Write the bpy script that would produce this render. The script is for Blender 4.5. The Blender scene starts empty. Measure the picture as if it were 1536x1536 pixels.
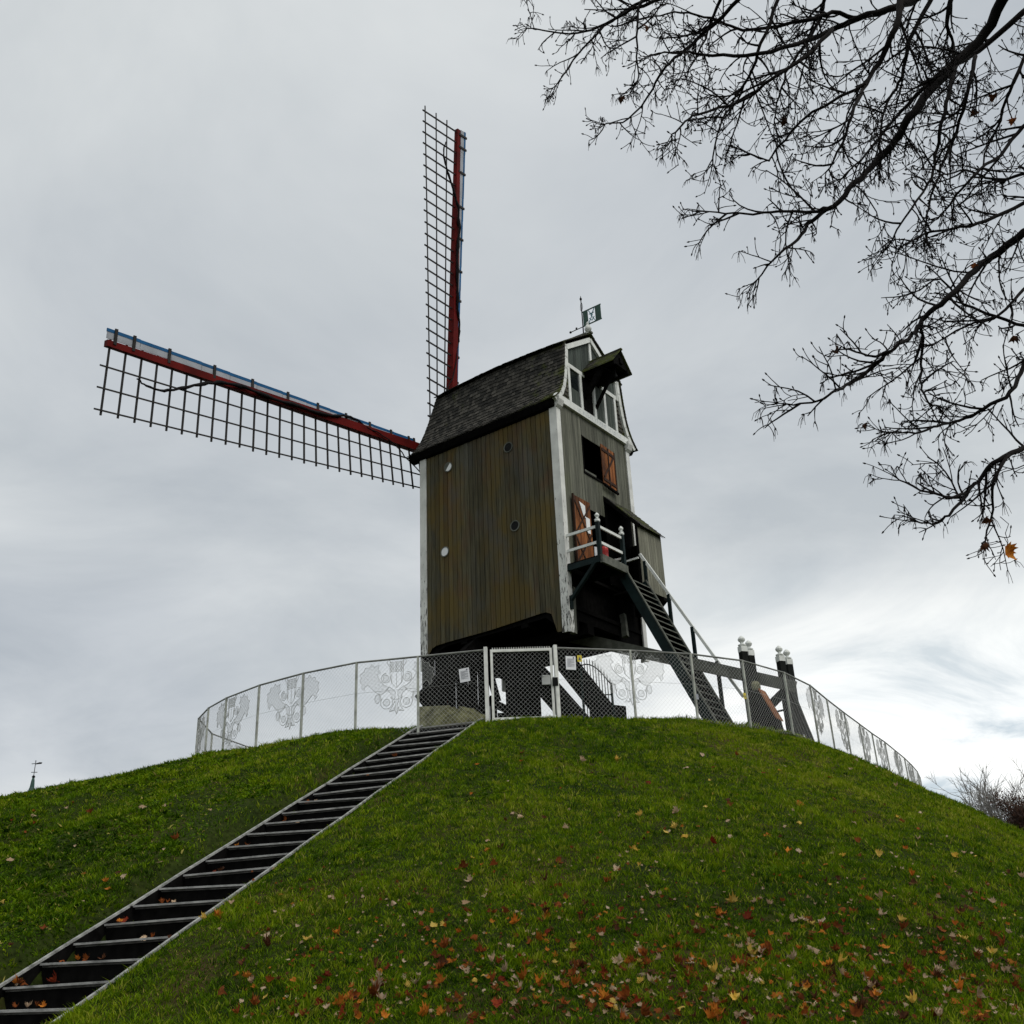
import bpy, math, random
import numpy as np
from mathutils import Vector, Matrix

# ------------------------------------------------------------------ camera, sky, sun, exposure
S = bpy.context.scene
EYE, PITCH, ROLL, FPX = 1.6, math.radians(23.5), math.radians(-2.5), 1500.0
cd = bpy.data.cameras.new("camera")
cam = bpy.data.objects.new("camera", cd)
S.collection.objects.link(cam)
S.camera = cam
cd.sensor_width = 36.0
cd.lens = 36.0 * FPX / 1536.0
cd.clip_start, cd.clip_end = 0.1, 20000
_F = Vector((0, math.cos(PITCH), math.sin(PITCH)))
_u = Vector((0, -math.sin(PITCH), math.cos(PITCH)))
_r = Vector((1, 0, 0))
_R = _r * math.cos(ROLL) + _u * math.sin(ROLL)
_U = _u * math.cos(ROLL) - _r * math.sin(ROLL)
cam.matrix_world = Matrix(((_R.x, _U.x, -_F.x, 0), (_R.y, _U.y, -_F.y, 0), (_R.z, _U.z, -_F.z, EYE), (0, 0, 0, 1)))

SUN_EL, SUN_AZ = math.radians(50), math.radians(125)      # azimuth from +Y towards +X
world = bpy.data.worlds.new("World")
S.world = world
world.use_nodes = True
wn, wl = world.node_tree.nodes, world.node_tree.links
wn.clear()
w_out = wn.new("ShaderNodeOutputWorld")
w_bg = wn.new("ShaderNodeBackground")
w_bg.inputs[1].default_value = 0.1
wl.new(w_bg.outputs[0], w_out.inputs[0])
w_sky = wn.new("ShaderNodeTexSky")
w_sky.sky_type = 'NISHITA'
w_sky.sun_disc = False
w_sky.sun_elevation = SUN_EL
w_sky.sun_rotation = SUN_AZ
w_sky.dust_density = 3.0
w_tc = wn.new("ShaderNodeTexCoord")
w_sep = wn.new("ShaderNodeSeparateXYZ")
wl.new(w_tc.outputs['Generated'], w_sep.inputs[0])


def wmath(op, a, b=None, clamp=False):
    n = wn.new("ShaderNodeMath")
    n.operation = op
    n.use_clamp = clamp
    for i, v in enumerate((a, b)):
        if v is None:
            continue
        if isinstance(v, (int, float)):
            n.inputs[i].default_value = v
        else:
            wl.new(v, n.inputs[i])
    return n.outputs[0]


def wramp(fac, stops):
    n = wn.new("ShaderNodeValToRGB")
    e = n.color_ramp.elements
    while len(e) < len(stops):
        e.new(0.5)
    for i, (p, c) in enumerate(stops):
        e[i].position = p
        e[i].color = (*c, 1)
    wl.new(fac, n.inputs[0])
    return n.outputs[0]


def wmix(fac, a, b, mode='MIX'):
    n = wn.new("ShaderNodeMix")
    n.data_type = 'RGBA'
    n.blend_type = mode
    if isinstance(fac, (int, float)):
        n.inputs[0].default_value = fac
    else:
        wl.new(fac, n.inputs[0])
    for i, v in ((6, a), (7, b)):
        if isinstance(v, tuple):
            n.inputs[i].default_value = (*v, 1)
        else:
            wl.new(v, n.inputs[i])
    return n.outputs[2]


# cloud layer: directions projected on a flat ceiling, so clouds flatten towards the horizon
zc = wmath('ADD', wmath('MAXIMUM', w_sep.outputs[2], 0.0), 0.16)
w_comb = wn.new("ShaderNodeCombineXYZ")
wl.new(wmath('DIVIDE', w_sep.outputs[0], zc), w_comb.inputs[0])
wl.new(wmath('DIVIDE', w_sep.outputs[1], zc), w_comb.inputs[1])


def wnoise(scale, detail, rough, off, dist=0.0):
    mp = wn.new("ShaderNodeMapping")
    mp.inputs['Location'].default_value = off
    wl.new(w_comb.outputs[0], mp.inputs[0])
    n = wn.new("ShaderNodeTexNoise")
    n.inputs['Scale'].default_value = scale
    n.inputs['Detail'].default_value = detail
    n.inputs['Roughness'].default_value = rough
    n.inputs['Distortion'].default_value = dist
    wl.new(mp.outputs[0], n.inputs[0])
    return n.outputs[0]


n_big = wnoise(0.55, 3.0, 0.5, (3.1, 0.4, 0.0), 0.3)
n_mid = wnoise(1.5, 6.0, 0.58, (7.7, 2.2, 0.0), 0.4)
over = wramp(n_big, [(0.34, (4.15, 4.42, 4.70)), (0.50, (5.12, 5.36, 5.46)), (0.64, (6.3, 6.48, 6.38))])
soft = wramp(n_mid, [(0.32, (0.83, 0.85, 0.87)), (0.68, (1.14, 1.13, 1.115))])
over = wmix(1.0, over, soft, 'MULTIPLY')
# the bright broken patch low in the sky to the right
dv = wn.new("ShaderNodeVectorMath")
dv.operation = 'DOT_PRODUCT'
_d = Vector((math.sin(math.radians(23)), math.cos(math.radians(23)), 0.10)).normalized()
dv.inputs[1].default_value = _d
wl.new(w_tc.outputs['Generated'], dv.inputs[0])
near_gap = wramp(dv.outputs['Value'], [(0.93, (0, 0, 0)), (0.978, (1, 1, 1))])
low = wramp(w_sep.outputs[2], [(0.16, (1, 1, 1)), (0.35, (0, 0, 0))])
gap = wmix(1.0, near_gap, low, 'MULTIPLY')
n_streak = wnoise(1.1, 8.0, 0.6, (1.3, 5.2, 0.0), 0.8)
bright = wramp(n_streak, [(0.37, (4.6, 5.3, 5.8)), (0.47, (7.6, 7.9, 8.0)), (0.58, (9.6, 9.7, 9.5))])
over = wmix(gap, over, bright)
w_low2 = wramp(w_sep.outputs[2], [(0.0, (1.10, 1.09, 1.08)), (0.35, (1, 1, 1))])
over = wmix(1.0, over, w_low2, 'MULTIPLY')
wl.new(wmix(0.93, w_sky.outputs[0], over), w_bg.inputs[0])

sd_ = bpy.data.lights.new("sun", 'SUN')
sd_.energy = 1.3
sd_.angle = math.radians(40)
sd_.color = (1.0, 0.96, 0.9)
sun = bpy.data.objects.new("sun", sd_)
S.collection.objects.link(sun)
_sdir = Vector((math.sin(SUN_AZ) * math.cos(SUN_EL), math.cos(SUN_AZ) * math.cos(SUN_EL), math.sin(SUN_EL)))
sun.rotation_euler = _sdir.to_track_quat('Z', 'Y').to_euler()
S.view_settings.view_transform = 'Standard'
S.view_settings.look = 'None'
S.view_settings.exposure = 0.36
S.view_settings.gamma = 1.0

# ------------------------------------------------------------------ helpers
rnd = random.Random(7)
rng = np.random.default_rng(11)
COL = S.collection


def tag(o, label=None, cat=None, group=None, kind=None):
    for k, v in (("label", label), ("category", cat), ("group", group), ("kind", kind)):
        if v:
            o[k] = v
    return o


def empty(name, loc, rz=0.0):
    o = bpy.data.objects.new(name, None)
    o.location = loc
    o.rotation_euler = (0, 0, rz)
    o.empty_display_size = 0.3
    COL.objects.link(o)
    return o


class MB:
    """collects boxes, beams, tubes and lathes into one mesh"""

    def __init__(s, off=(0, 0, 0)):
        s.v, s.f, s.off = [], [], Vector(off)

    def add(s, vs, fs):
        b = len(s.v)
        s.v.extend(tuple(x) for x in vs)
        s.f.extend(tuple(i + b for i in q) for q in fs)
        return s

    def box(s, x0, x1, y0, y1, z0, z1):
        vs = [(x, y, z) for z in (z0, z1) for y in (y0, y1) for x in (x0, x1)]
        return s.add(vs, [(0, 2, 3, 1), (4, 5, 7, 6), (0, 1, 5, 4), (2, 6, 7, 3), (0, 4, 6, 2), (1, 3, 7, 5)])

    def beam(s, p, q, w, h, up=(0, 0, 1), w2=None, h2=None):
        p, q = Vector(p), Vector(q)
        d = (q - p).normalized()
        up = Vector(up)
        x = d.cross(up)
        if x.length < 1e-4:
            x = d.cross(Vector((0, 1, 0)))
        x.normalize()
        y = x.cross(d).normalized()
        w2 = w if w2 is None else w2
        h2 = h if h2 is None else h2
        vs = []
        for c, ww, hh in ((p, w, h), (q, w2, h2)):
            for sx, sy in ((-1, -1), (1, -1), (1, 1), (-1, 1)):
                vs.append(c + x * (sx * ww / 2) + y * (sy * hh / 2))
        return s.add(vs, [(3, 2, 1, 0), (4, 5, 6, 7), (0, 1, 5, 4), (1, 2, 6, 5), (2, 3, 7, 6), (3, 0, 4, 7)])

    def tube(s, pts, rad, n=5, cap=True):
        pts = [Vector(p) for p in pts]
        m = len(pts)
        if not hasattr(rad, '__len__'):
            rad = [rad] * m
        t0 = (pts[1] - pts[0]).normalized()
        a = t0.orthogonal().normalized()
        vs = []
        for i in range(m):
            t = (pts[min(i + 1, m - 1)] - pts[max(i - 1, 0)])
            if t.length < 1e-9:
                t = t0
            t.normalize()
            a = a - t * a.dot(t)
            if a.length < 1e-6:
                a = t.orthogonal()
            a.normalize()
            b = t.cross(a)
            for k in range(n):
                th = 2 * math.pi * k / n
                vs.append(pts[i] + (a * math.cos(th) + b * math.sin(th)) * rad[i])
        fs = []
        for i in range(m - 1):
            for k in range(n):
                fs.append((i * n + k, i * n + (k + 1) % n, (i + 1) * n + (k + 1) % n, (i + 1) * n + k))
        if cap:
            fs.append(tuple(range(n - 1, -1, -1)))
            fs.append(tuple((m - 1) * n + k for k in range(n)))
        return s.add(vs, fs)

    def lathe(s, c, prof, n=10):
        c = Vector(c)
        vs, fs = [], []
        for r, z in prof:
            for k in range(n):
                th = 2 * math.pi * k / n
                vs.append(c + Vector((r * math.cos(th), r * math.sin(th), z)))
        for i in range(len(prof) - 1):
            for k in range(n):
                fs.append((i * n + k, i * n + (k + 1) % n, (i + 1) * n + (k + 1) % n, (i + 1) * n + k))
        fs.append(tuple(range(n - 1, -1, -1)))
        fs.append(tuple((len(prof) - 1) * n + k for k in range(n)))
        return s.add(vs, fs)

    def prism(s, poly, axis, a0, a1):
        """poly: 2-D points in the two other axes, extruded along axis (0,1,2)"""
        n = len(poly)
        vs = []
        for a in (a0, a1):
            for p, q in poly:
                c = [p, q]
                c.insert(axis, a)
                vs.append(c)
        fs = [tuple(range(n)), tuple(range(2 * n - 1, n - 1, -1))]
        for i in range(n):
            j = (i + 1) % n
            fs.append((i, i + n, j + n, j))
        return s.add(vs, fs)

    def build(s, name, mat, parent=None, smooth=False):
        me = bpy.data.meshes.new(name)
        o_ = s.off
        me.from_pydata([(x - o_.x, y - o_.y, z - o_.z) for x, y, z in s.v], [], s.f)
        me.materials.append(mat)
        if smooth:
            me.polygons.foreach_set("use_smooth", [True] * len(me.polygons))
        me.update()
        o = bpy.data.objects.new(name, me)
        COL.objects.link(o)
        if parent:
            o.parent = parent
        return o


# ------------------------------------------------------------------ materials
def new_mat(name, rough=0.8, spec=0.3):
    m = bpy.data.materials.new(name)
    m.use_nodes = True
    b = m.node_tree.nodes["Principled BSDF"]
    b.inputs['Roughness'].default_value = rough
    b.inputs['Specular IOR Level'].default_value = spec
    return m, m.node_tree.nodes, m.node_tree.links, b


def N(nodes, links, typ, ins=None, **props):
    n = nodes.new(typ)
    for k, v in props.items():
        setattr(n, k, v)
    for k, v in (ins or {}).items():
        if isinstance(v, bpy.types.NodeSocket):
            links.new(v, n.inputs[k])
        else:
            n.inputs[k].default_value = v
    return n


def ramp(nodes, links, fac, stops):
    n = nodes.new("ShaderNodeValToRGB")
    e = n.color_ramp.elements
    while len(e) < len(stops):
        e.new(0.5)
    for i, (p, c) in enumerate(stops):
        e[i].position = p
        e[i].color = (*c, 1)
    links.new(fac, n.inputs[0])
    return n.outputs[0]


def mix(nodes, links, fac, a, b, mode='MIX'):
    n = nodes.new("ShaderNodeMix")
    n.data_type = 'RGBA'
    n.blend_type = mode
    if isinstance(fac, (int, float)):
        n.inputs[0].default_value = fac
    else:
        links.new(fac, n.inputs[0])
    for i, v in ((6, a), (7, b)):
        if isinstance(v, tuple):
            n.inputs[i].default_value = (*v, 1)
        else:
            links.new(v, n.inputs[i])
    return n.outputs[2]


def plain(name, c, rough=0.7, spec=0.3, var=0.25, scale=6.0, metal=0.0, bump=0.0):
    m, nd, lk, b = new_mat(name, rough, spec)
    tc = N(nd, lk, "ShaderNodeTexCoord")
    nz = N(nd, lk, "ShaderNodeTexNoise", {'Vector': tc.outputs['Object'], 'Scale': scale, 'Detail': 5.0})
    lo = tuple(x * (1 - var) for x in c)
    hi = tuple(min(1, x * (1 + var)) for x in c)
    lk.new(ramp(nd, lk, nz.outputs[0], [(0.3, lo), (0.7, hi)]), b.inputs['Base Color'])
    b.inputs['Metallic'].default_value = metal
    if bump:
        bp = N(nd, lk, "ShaderNodeBump", {'Height': nz.outputs[0], 'Strength': bump, 'Distance': 0.02})
        lk.new(bp.outputs[0], b.inputs['Normal'])
    return m


def planks(name, tones, patch=None, grain=(14, 14, 0.8), rough=0.85, island=0.35):
    """weathered boards: each board (mesh island) its own tone, grain along local Z, big soft stains"""
    m, nd, lk, b = new_mat(name, rough, 0.2)
    tc = N(nd, lk, "ShaderNodeTexCoord")
    geo = N(nd, lk, "ShaderNodeNewGeometry")
    mp = N(nd, lk, "ShaderNodeMapping", {'Vector': tc.outputs['Object'], 'Scale': grain})
    nz = N(nd, lk, "ShaderNodeTexNoise", {'Vector': mp.outputs[0], 'Scale': 1.0, 'Detail': 6.0, 'Roughness': 0.65})
    c = ramp(nd, lk, nz.outputs[0], [(0.3, tones[0]), (0.5, tones[1]), (0.72, tones[2])])
    if patch:
        nb = N(nd, lk, "ShaderNodeTexNoise", {'Vector': tc.outputs['Object'], 'Scale': 0.75, 'Detail': 3.0, 'Roughness': 0.6})
        for (lo, hi, col, amt, off) in patch:
            mp2 = N(nd, lk, "ShaderNodeMapping", {'Vector': tc.outputs['Object'], 'Location': off, 'Scale': (1, 1, 0.55)})
            nb = N(nd, lk, "ShaderNodeTexNoise", {'Vector': mp2.outputs[0], 'Scale': 0.9, 'Detail': 4.0, 'Roughness': 0.6})
            f = ramp(nd, lk, nb.outputs[0], [(lo, (0, 0, 0)), (hi, (amt, amt, amt))])
            c = mix(nd, lk, f, c, col)
    isl = ramp(nd, lk, geo.outputs['Random Per Island'], [(0, (1 - island,) * 3), (1, (1 + island,) * 3)])
    c = mix(nd, lk, 1.0, c, isl, 'MULTIPLY')
    lk.new(c, b.inputs['Base Color'])
    bp = N(nd, lk, "ShaderNodeBump", {'Height': nz.outputs[0], 'Strength': 0.5, 'Distance': 0.01})
    lk.new(bp.outputs[0], b.inputs['Normal'])
    return m


def peeling(name, base, under, thr=0.66):
    """white paint with flakes and drips of bare wood"""
    m, nd, lk, b = new_mat(name, 0.6, 0.3)
    tc = N(nd, lk, "ShaderNodeTexCoord")
    mp = N(nd, lk, "ShaderNodeMapping", {'Vector': tc.outputs['Object'], 'Scale': (9, 9, 1.6)})
    nz = N(nd, lk, "ShaderNodeTexNoise", {'Vector': mp.outputs[0], 'Scale': 2.2, 'Detail': 8.0, 'Roughness': 0.7})
    n2 = N(nd, lk, "ShaderNodeTexNoise", {'Vector': tc.outputs['Object'], 'Scale': 2.0, 'Detail': 4.0})
    sp = N(nd, lk, "ShaderNodeSeparateXYZ", {0: tc.outputs['Object']})
    zz = N(nd, lk, "ShaderNodeMapRange", {0: sp.outputs[2], 1: 3.8, 2: 9.5, 3: .05, 4: -.12})
    ad = N(nd, lk, "ShaderNodeMath", {0: nz.outputs[0], 1: zz.outputs[0]}, operation='ADD')
    f = ramp(nd, lk, ad.outputs[0], [(thr - 0.03, (0, 0, 0)), (thr + 0.02, (1, 1, 1))])
    c0 = ramp(nd, lk, n2.outputs[0], [(0.3, tuple(x * 0.72 for x in base)), (0.65, base)])
    lk.new(mix(nd, lk, f, c0, under), b.inputs['Base Color'])
    return m


M_WALL = planks("side_wall_boards", ((0.028, 0.026, 0.017), (0.063, 0.058, 0.033), (0.110, 0.100, 0.062)),
                [(0.44, 0.62, (0.098, 0.070, 0.018), 0.85, (0, 0, 0)), (0.52, 0.70, (0.10, 0.046, 0.022), 0.5, (5, 3, 1.0)),
                 (0.5, 0.68, (0.07, 0.07, 0.062), 0.7, (9, 1, 4.0))], island=0.2)
M_GABLE = planks("gable_boards", ((0.055, 0.058, 0.046), (0.105, 0.108, 0.084), (0.165, 0.166, 0.132)),
                 [(0.55, 0.72, (0.10, 0.11, 0.06), 0.5, (2, 0, 0))], island=0.25)
M_BAY = planks("porch_boards", ((0.085, 0.085, 0.066), (0.16, 0.16, 0.122), (0.24, 0.235, 0.19)), island=0.2)
M_UPPER = planks("upper_gable_boards", ((0.022, 0.030, 0.027), (0.050, 0.062, 0.054), (0.09, 0.105, 0.09)), island=0.3)
M_TAR_SHADE = plain("tar_and_shade_black", (0.0048, 0.0046, 0.0044), 0.95, 0.04, 0.5, 8, bump=0.3)  # tar black, also stands for deep shade under and inside the mill
M_WHITE = peeling("white_paint", (0.72, 0.73, 0.70), (0.08, 0.075, 0.065), 0.70)
M_WORN = peeling("worn_white_paint", (0.74, 0.75, 0.71), (0.03, 0.028, 0.025), 0.575)
M_TRIM = plain("white_trim", (0.66, 0.68, 0.65), 0.55, 0.3, 0.12, 5)
M_GREEN = plain("dark_green_paint", (0.005, 0.013, 0.013), 0.6, 0.12, 0.4, 4)
M_GREYW = planks("grey_beam_wood", ((0.05, 0.055, 0.045), (0.10, 0.105, 0.088), (0.16, 0.165, 0.14)), grain=(3, 3, 3))
M_ORANGE = planks("orange_door_wood", ((0.07, 0.022, 0.008), (0.19, 0.066, 0.020), (0.34, 0.145, 0.055)),
                  [(0.47, 0.66, (0.035, 0.014, 0.008), 0.9, (1, 2, 3))], grain=(10, 10, 1.2))
M_RED = plain("red_stock_paint", (0.115, 0.006, 0.005), 0.7, 0.10, 0.4, 1.5)
M_BLUE = plain("blue_board_paint", (0.008, 0.095, 0.24), 0.6, 0.2, 0.3, 2)
M_PALE = plain("pale_board_paint", (0.36, 0.38, 0.42), 0.6, 0.3, 0.15, 3)
M_LATH = plain("sail_lath_wood", (0.020, 0.018, 0.017), 0.7, 0.3, 0.35, 4)
M_CLOTH = plain("rolled_sail_cloth", (0.012, 0.011, 0.012), 0.9, 0.1, 0.4, 12, bump=0.6)
M_GLASS = plain("dark_window_glass", (0.012, 0.016, 0.017), 0.12, 0.6, 0.3, 2)
M_LITE = plain("sky_white_pane", (0.78, 0.80, 0.80), 0.35, 0.4, 0.08, 2)  # sky reflected in the door panes is painted in as white
M_BLACK = plain("iron_and_hole_black", (0.006, 0.0065, 0.0065), 0.7, 0.12, 0.3, 6)  # iron black, also paints the dark inside the portholes
M_GALV = plain("galvanised_wire", (0.42, 0.43, 0.42), 0.5, 0.5, 0.12, 3)
M_POST = plain("galvanised_post", (0.36, 0.375, 0.33), 0.5, 0.45, 0.35, 5)
M_RAIL = plain("dark_rail_tube", (0.19, 0.195, 0.18), 0.5, 0.4, 0.4, 3)
M_GATE = plain("white_gate_paint", (0.72, 0.73, 0.69), 0.45, 0.4, 0.15, 6)
M_VGREEN = plain("vane_green", (0.010, 0.055, 0.036), 0.5, 0.4, 0.3, 6)
M_PAPER = plain("notice_paper", (0.78, 0.79, 0.82), 0.6, 0.3, 0.04, 8)
M_INK = plain("notice_ink", (0.10, 0.10, 0.13), 0.8, 0.2, 0.2, 8)
M_YELLOW = plain("warning_yellow", (0.62, 0.50, 0.04), 0.5, 0.4, 0.1, 8)
M_BRICK = plain("mossy_pier_brick", (0.16, 0.16, 0.10), 0.95, 0.1, 0.6, 5, bump=0.8)
M_COPPER = plain("spire_green", (0.022, 0.060, 0.048), 0.6, 0.4, 0.4, 1.5)
M_STONE = plain("tower_stone", (0.25, 0.20, 0.16), 0.9, 0.2, 0.3, 0.8)
M_REDBOX = plain("red_enamel", (0.45, 0.015, 0.012), 0.4, 0.5, 0.1, 4)
M_RUST = planks("rusty_winch_wood", ((0.10, 0.035, 0.014), (0.20, 0.075, 0.028), (0.30, 0.13, 0.055)), grain=(8, 8, 2))
M_TREAD = planks("weathered_tread", ((0.14, 0.14, 0.135), (0.30, 0.30, 0.29), (0.46, 0.46, 0.44)), grain=(3, 14, 10), island=0.2)
M_KERB = plain("grey_kerb", (0.29, 0.295, 0.28), 0.85, 0.2, 0.45, 9, bump=0.6)


def roof_mat():
    m, nd, lk, b = new_mat("mossy_shingles", 0.9, 0.2)
    tc = N(nd, lk, "ShaderNodeTexCoord")
    geo = N(nd, lk, "ShaderNodeNewGeometry")
    nz = N(nd, lk, "ShaderNodeTexNoise", {'Vector': tc.outputs['Object'], 'Scale': 9.0, 'Detail': 5.0})
    c = ramp(nd, lk, geo.outputs['Random Per Island'], [(0, (0.016, 0.016, 0.0145)), (0.5, (0.038, 0.036, 0.031)), (1, (0.078, 0.073, 0.063))])
    c = mix(nd, lk, 0.6, c, ramp(nd, lk, nz.outputs[0], [(0.25, (0.5, 0.5, 0.5)), (0.75, (1.5, 1.5, 1.5))]), 'MULTIPLY')
    # moss towards the gable end (local y low) in ragged patches
    nm = N(nd, lk, "ShaderNodeTexNoise", {'Vector': tc.outputs['Object'], 'Scale': 1.4, 'Detail': 6.0, 'Roughness': 0.7})
    sp = N(nd, lk, "ShaderNodeSeparateXYZ", {0: tc.outputs['Object']})
    ed = N(nd, lk, "ShaderNodeMapRange", {0: sp.outputs[1], 1: -3.3, 2: -1.0, 3: 0.16, 4: -0.03})
    ad = N(nd, lk, "ShaderNodeMath", {0: nm.outputs[0], 1: ed.outputs[0]}, operation='ADD')
    f = ramp(nd, lk, ad.outputs[0], [(0.60, (0, 0, 0)), (0.72, (0.85, 0.85, 0.85))])
    c = mix(nd, lk, f, c, (0.062, 0.075, 0.012))
    lk.new(c, b.inputs['Base Color'])
    bp = N(nd, lk, "ShaderNodeBump", {'Height': nz.outputs[0], 'Strength': 0.4, 'Distance': 0.01})
    lk.new(bp.outputs[0], b.inputs['Normal'])
    return m


M_ROOF = roof_mat()


def grass_ground_mat():
    m, nd, lk, b = new_mat("turf_soil", 1.0, 0.05)
    tc = N(nd, lk, "ShaderNodeTexCoord")
    n1 = N(nd, lk, "ShaderNodeTexNoise", {'Vector': tc.outputs['Object'], 'Scale': 0.5, 'Detail': 6.0, 'Roughness': 0.65})
    n2 = N(nd, lk, "ShaderNodeTexNoise", {'Vector': tc.outputs['Object'], 'Scale': 13.0, 'Detail': 4.0})
    c = ramp(nd, lk, n1.outputs[0], [(0.3, (0.012, 0.022, 0.004)), (0.52, (0.026, 0.036, 0.007)), (0.66, (0.060, 0.040, 0.018))])
    c = mix(nd, lk, 0.8, c, ramp(nd, lk, n2.outputs[0], [(0.3, (0.35, 0.35, 0.35)), (0.7, (1.4, 1.4, 1.4))]), 'MULTIPLY')
    lk.new(c, b.inputs['Base Color'])
    return m


def blade_mat():
    m, nd, lk, b = new_mat("grass_blades", 0.7, 0.10)
    at = N(nd, lk, "ShaderNodeAttribute", attribute_name="tint")
    sp = N(nd, lk, "ShaderNodeSeparateColor", {0: at.outputs['Color']})
    c = ramp(nd, lk, sp.outputs[0], [(0.0, (0.014, 0.040, 0.001)), (0.27, (0.055, 0.120, 0.001)), (0.55, (0.128, 0.215, 0.002)),
                                     (0.86, (0.240, 0.305, 0.005)), (1.0, (0.40, 0.32, 0.10))])
    lk.new(c, b.inputs['Base Color'])
    tr = N(nd, lk, "ShaderNodeBsdfTranslucent", {'Color': c})
    ms = N(nd, lk, "ShaderNodeMixShader", {0: 0.3, 1: b.outputs[0], 2: tr.outputs[0]})
    lk.new(ms.outputs[0], nd["Material Output"].inputs[0])
    return m


M_GROUND = grass_ground_mat()
M_BLADE = blade_mat()

# ------------------------------------------------------------------ the mound
FENCE = [(-8.91, 27.49), (-8.27, 26.27), (-7.51, 25.25), (-6.38, 24.1), (-5.1, 23.15), (-3.72, 22.41), (-2.28, 22.13), (-.73, 21.82),
         (.83, 21.9), (2.57, 22.4), (4.04, 22.93), (5.41, 23.75), (6.75, 25.14), (7.81, 26.69), (8.76, 28.53), (9.83, 30.53), (10.88, 32.45),
         (11.83, 34.2), (12.85, 36.0), (13.85, 37.9), (14.85, 39.8), (15.8, 41.7), (16.7, 43.6), (17.5, 45.5), (17.9, 47.4), (17.4, 49.3),
         (15.9, 50.5), (13.9, 50.3), (11.9, 49.6), (9.9, 48.6), (7.9, 47.5), (5.9, 46.4), (3.9, 45.2), (1.9, 43.9), (0, 42.5), (-1.8, 41),
         (-3.5, 39.4), (-5.1, 37.7), (-6.6, 35.8), (-7.8, 33.8), (-8.7, 31.7), (-9.15, 29.6)]
FTOP = 7.74


def sstep(a, b, x):
    t = np.clip((x - a) / (b - a), 0, 1)
    return t * t * (3 - 2 * t)


def fence_dist(x, y):
    F = np.array(FENCE)
    B = np.roll(F, -1, 0)
    best = np.full(x.shape, 1e9)
    nx, ny = np.zeros(x.shape), np.zeros(x.shape)
    ins = np.zeros(x.shape, bool)
    for a, b in zip(F, B):
        e = b - a
        t = np.clip(((x - a[0]) * e[0] + (y - a[1]) * e[1]) / (e @ e), 0, 1)
        dx, dy = x - a[0] - t * e[0], y - a[1] - t * e[1]
        d = np.hypot(dx, dy)
        m = d < best
        best, nx, ny = np.where(m, d, best), np.where(m, dx, nx), np.where(m, dy, ny)
        ins ^= ((a[1] > y) != (b[1] > y)) & (x < (b[0] - a[0]) * (y - a[1]) / (b[1] - a[1] + 1e-12) + a[0])
    n = np.maximum(best, 1e-6)
    return np.where(ins, -best, best), nx / n, ny / n


# the staircase: nosing k (left end) = ST0 + k*STD, across = STW
ST0, STD, STW = np.array([-5.86, 12.07, 1.44]), np.array([.1586, .4755, .217]), np.array([1.39, -.63, 0.0])
STA = STD[:2] / np.linalg.norm(STD[:2])
STC = np.array([STA[1], -STA[0]])
ST_LEN, ST_WID = np.linalg.norm(STD[:2]), 1.53


def stair_coords(x, y):
    dx, dy = x - ST0[0], y - ST0[1]
    return (dx * STA[0] + dy * STA[1]) / ST_LEN, dx * STC[0] + dy * STC[1]


K0, K1 = -8, 22


def height(x, y, stairs=True):
    x, y = np.asarray(x, float), np.asarray(y, float)
    d, nx, ny = fence_dist(x, y)
    L = sstep(.3, .9, -nx)
    k = .445 * (1 - L) + .25 * L
    R = sstep(.2, .8, nx)
    k = k * (1 - R) + .64 * R
    z = 6.28 - k * (np.sqrt(d * d + .49) + d) / 2
    # ground falls away behind the mill, under the sweep of the lower sail
    drop = np.exp(-(((x + 3.2) / 3.4) ** 2 + ((y - 37.5) / 3.6) ** 2))
    z = z - 2.4 * drop
    z = (z + np.sqrt(z * z + .64)) / 2
    z = z + 0.025 * np.sin(x * 3.1 + 2 * np.sin(y * .7)) * np.sin(y * 2.7 + 1.5 * np.sin(x * .8)) + 0.035 * np.sin(x * 1.7 + np.sin(y * 1.3) * 1.5) * np.cos(y * 1.5 + 0.8 * np.sin(x * .9))
    if stairs:
        s, c = stair_coords(x, y)
        target = ST0[2] + s * STD[2]
        inside = sstep(-0.35, -0.02, c) * sstep(ST_WID + 0.35, ST_WID + 0.02, c) * sstep(K0 - 1.5, K0 + 0.5, s) * sstep(K1 + 1.2, K1 + 0.1, s)
        deep = sstep(0.0, 0.12, c) * sstep(ST_WID, ST_WID - 0.12, c)
        z = z * (1 - inside) + inside * np.maximum(target - 0.03 - 0.42 * deep, -0.3)
    return z


def hz(x, y, stairs=True):
    return float(height(np.array([x]), np.array([y]), stairs)[0])


def axis(a, b, fine, far_lo, far_hi):
    mid = list(np.arange(a, b, fine))
    lo, st, p = [], fine, a
    while p > far_lo:
        st *= 1.22
        p -= st
        lo.append(p)
    hi, st, p = [], fine, mid[-1]
    while p < far_hi:
        st *= 1.22
        p += st
        hi.append(p)
    return np.array(lo[::-1] + mid + hi)


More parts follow.
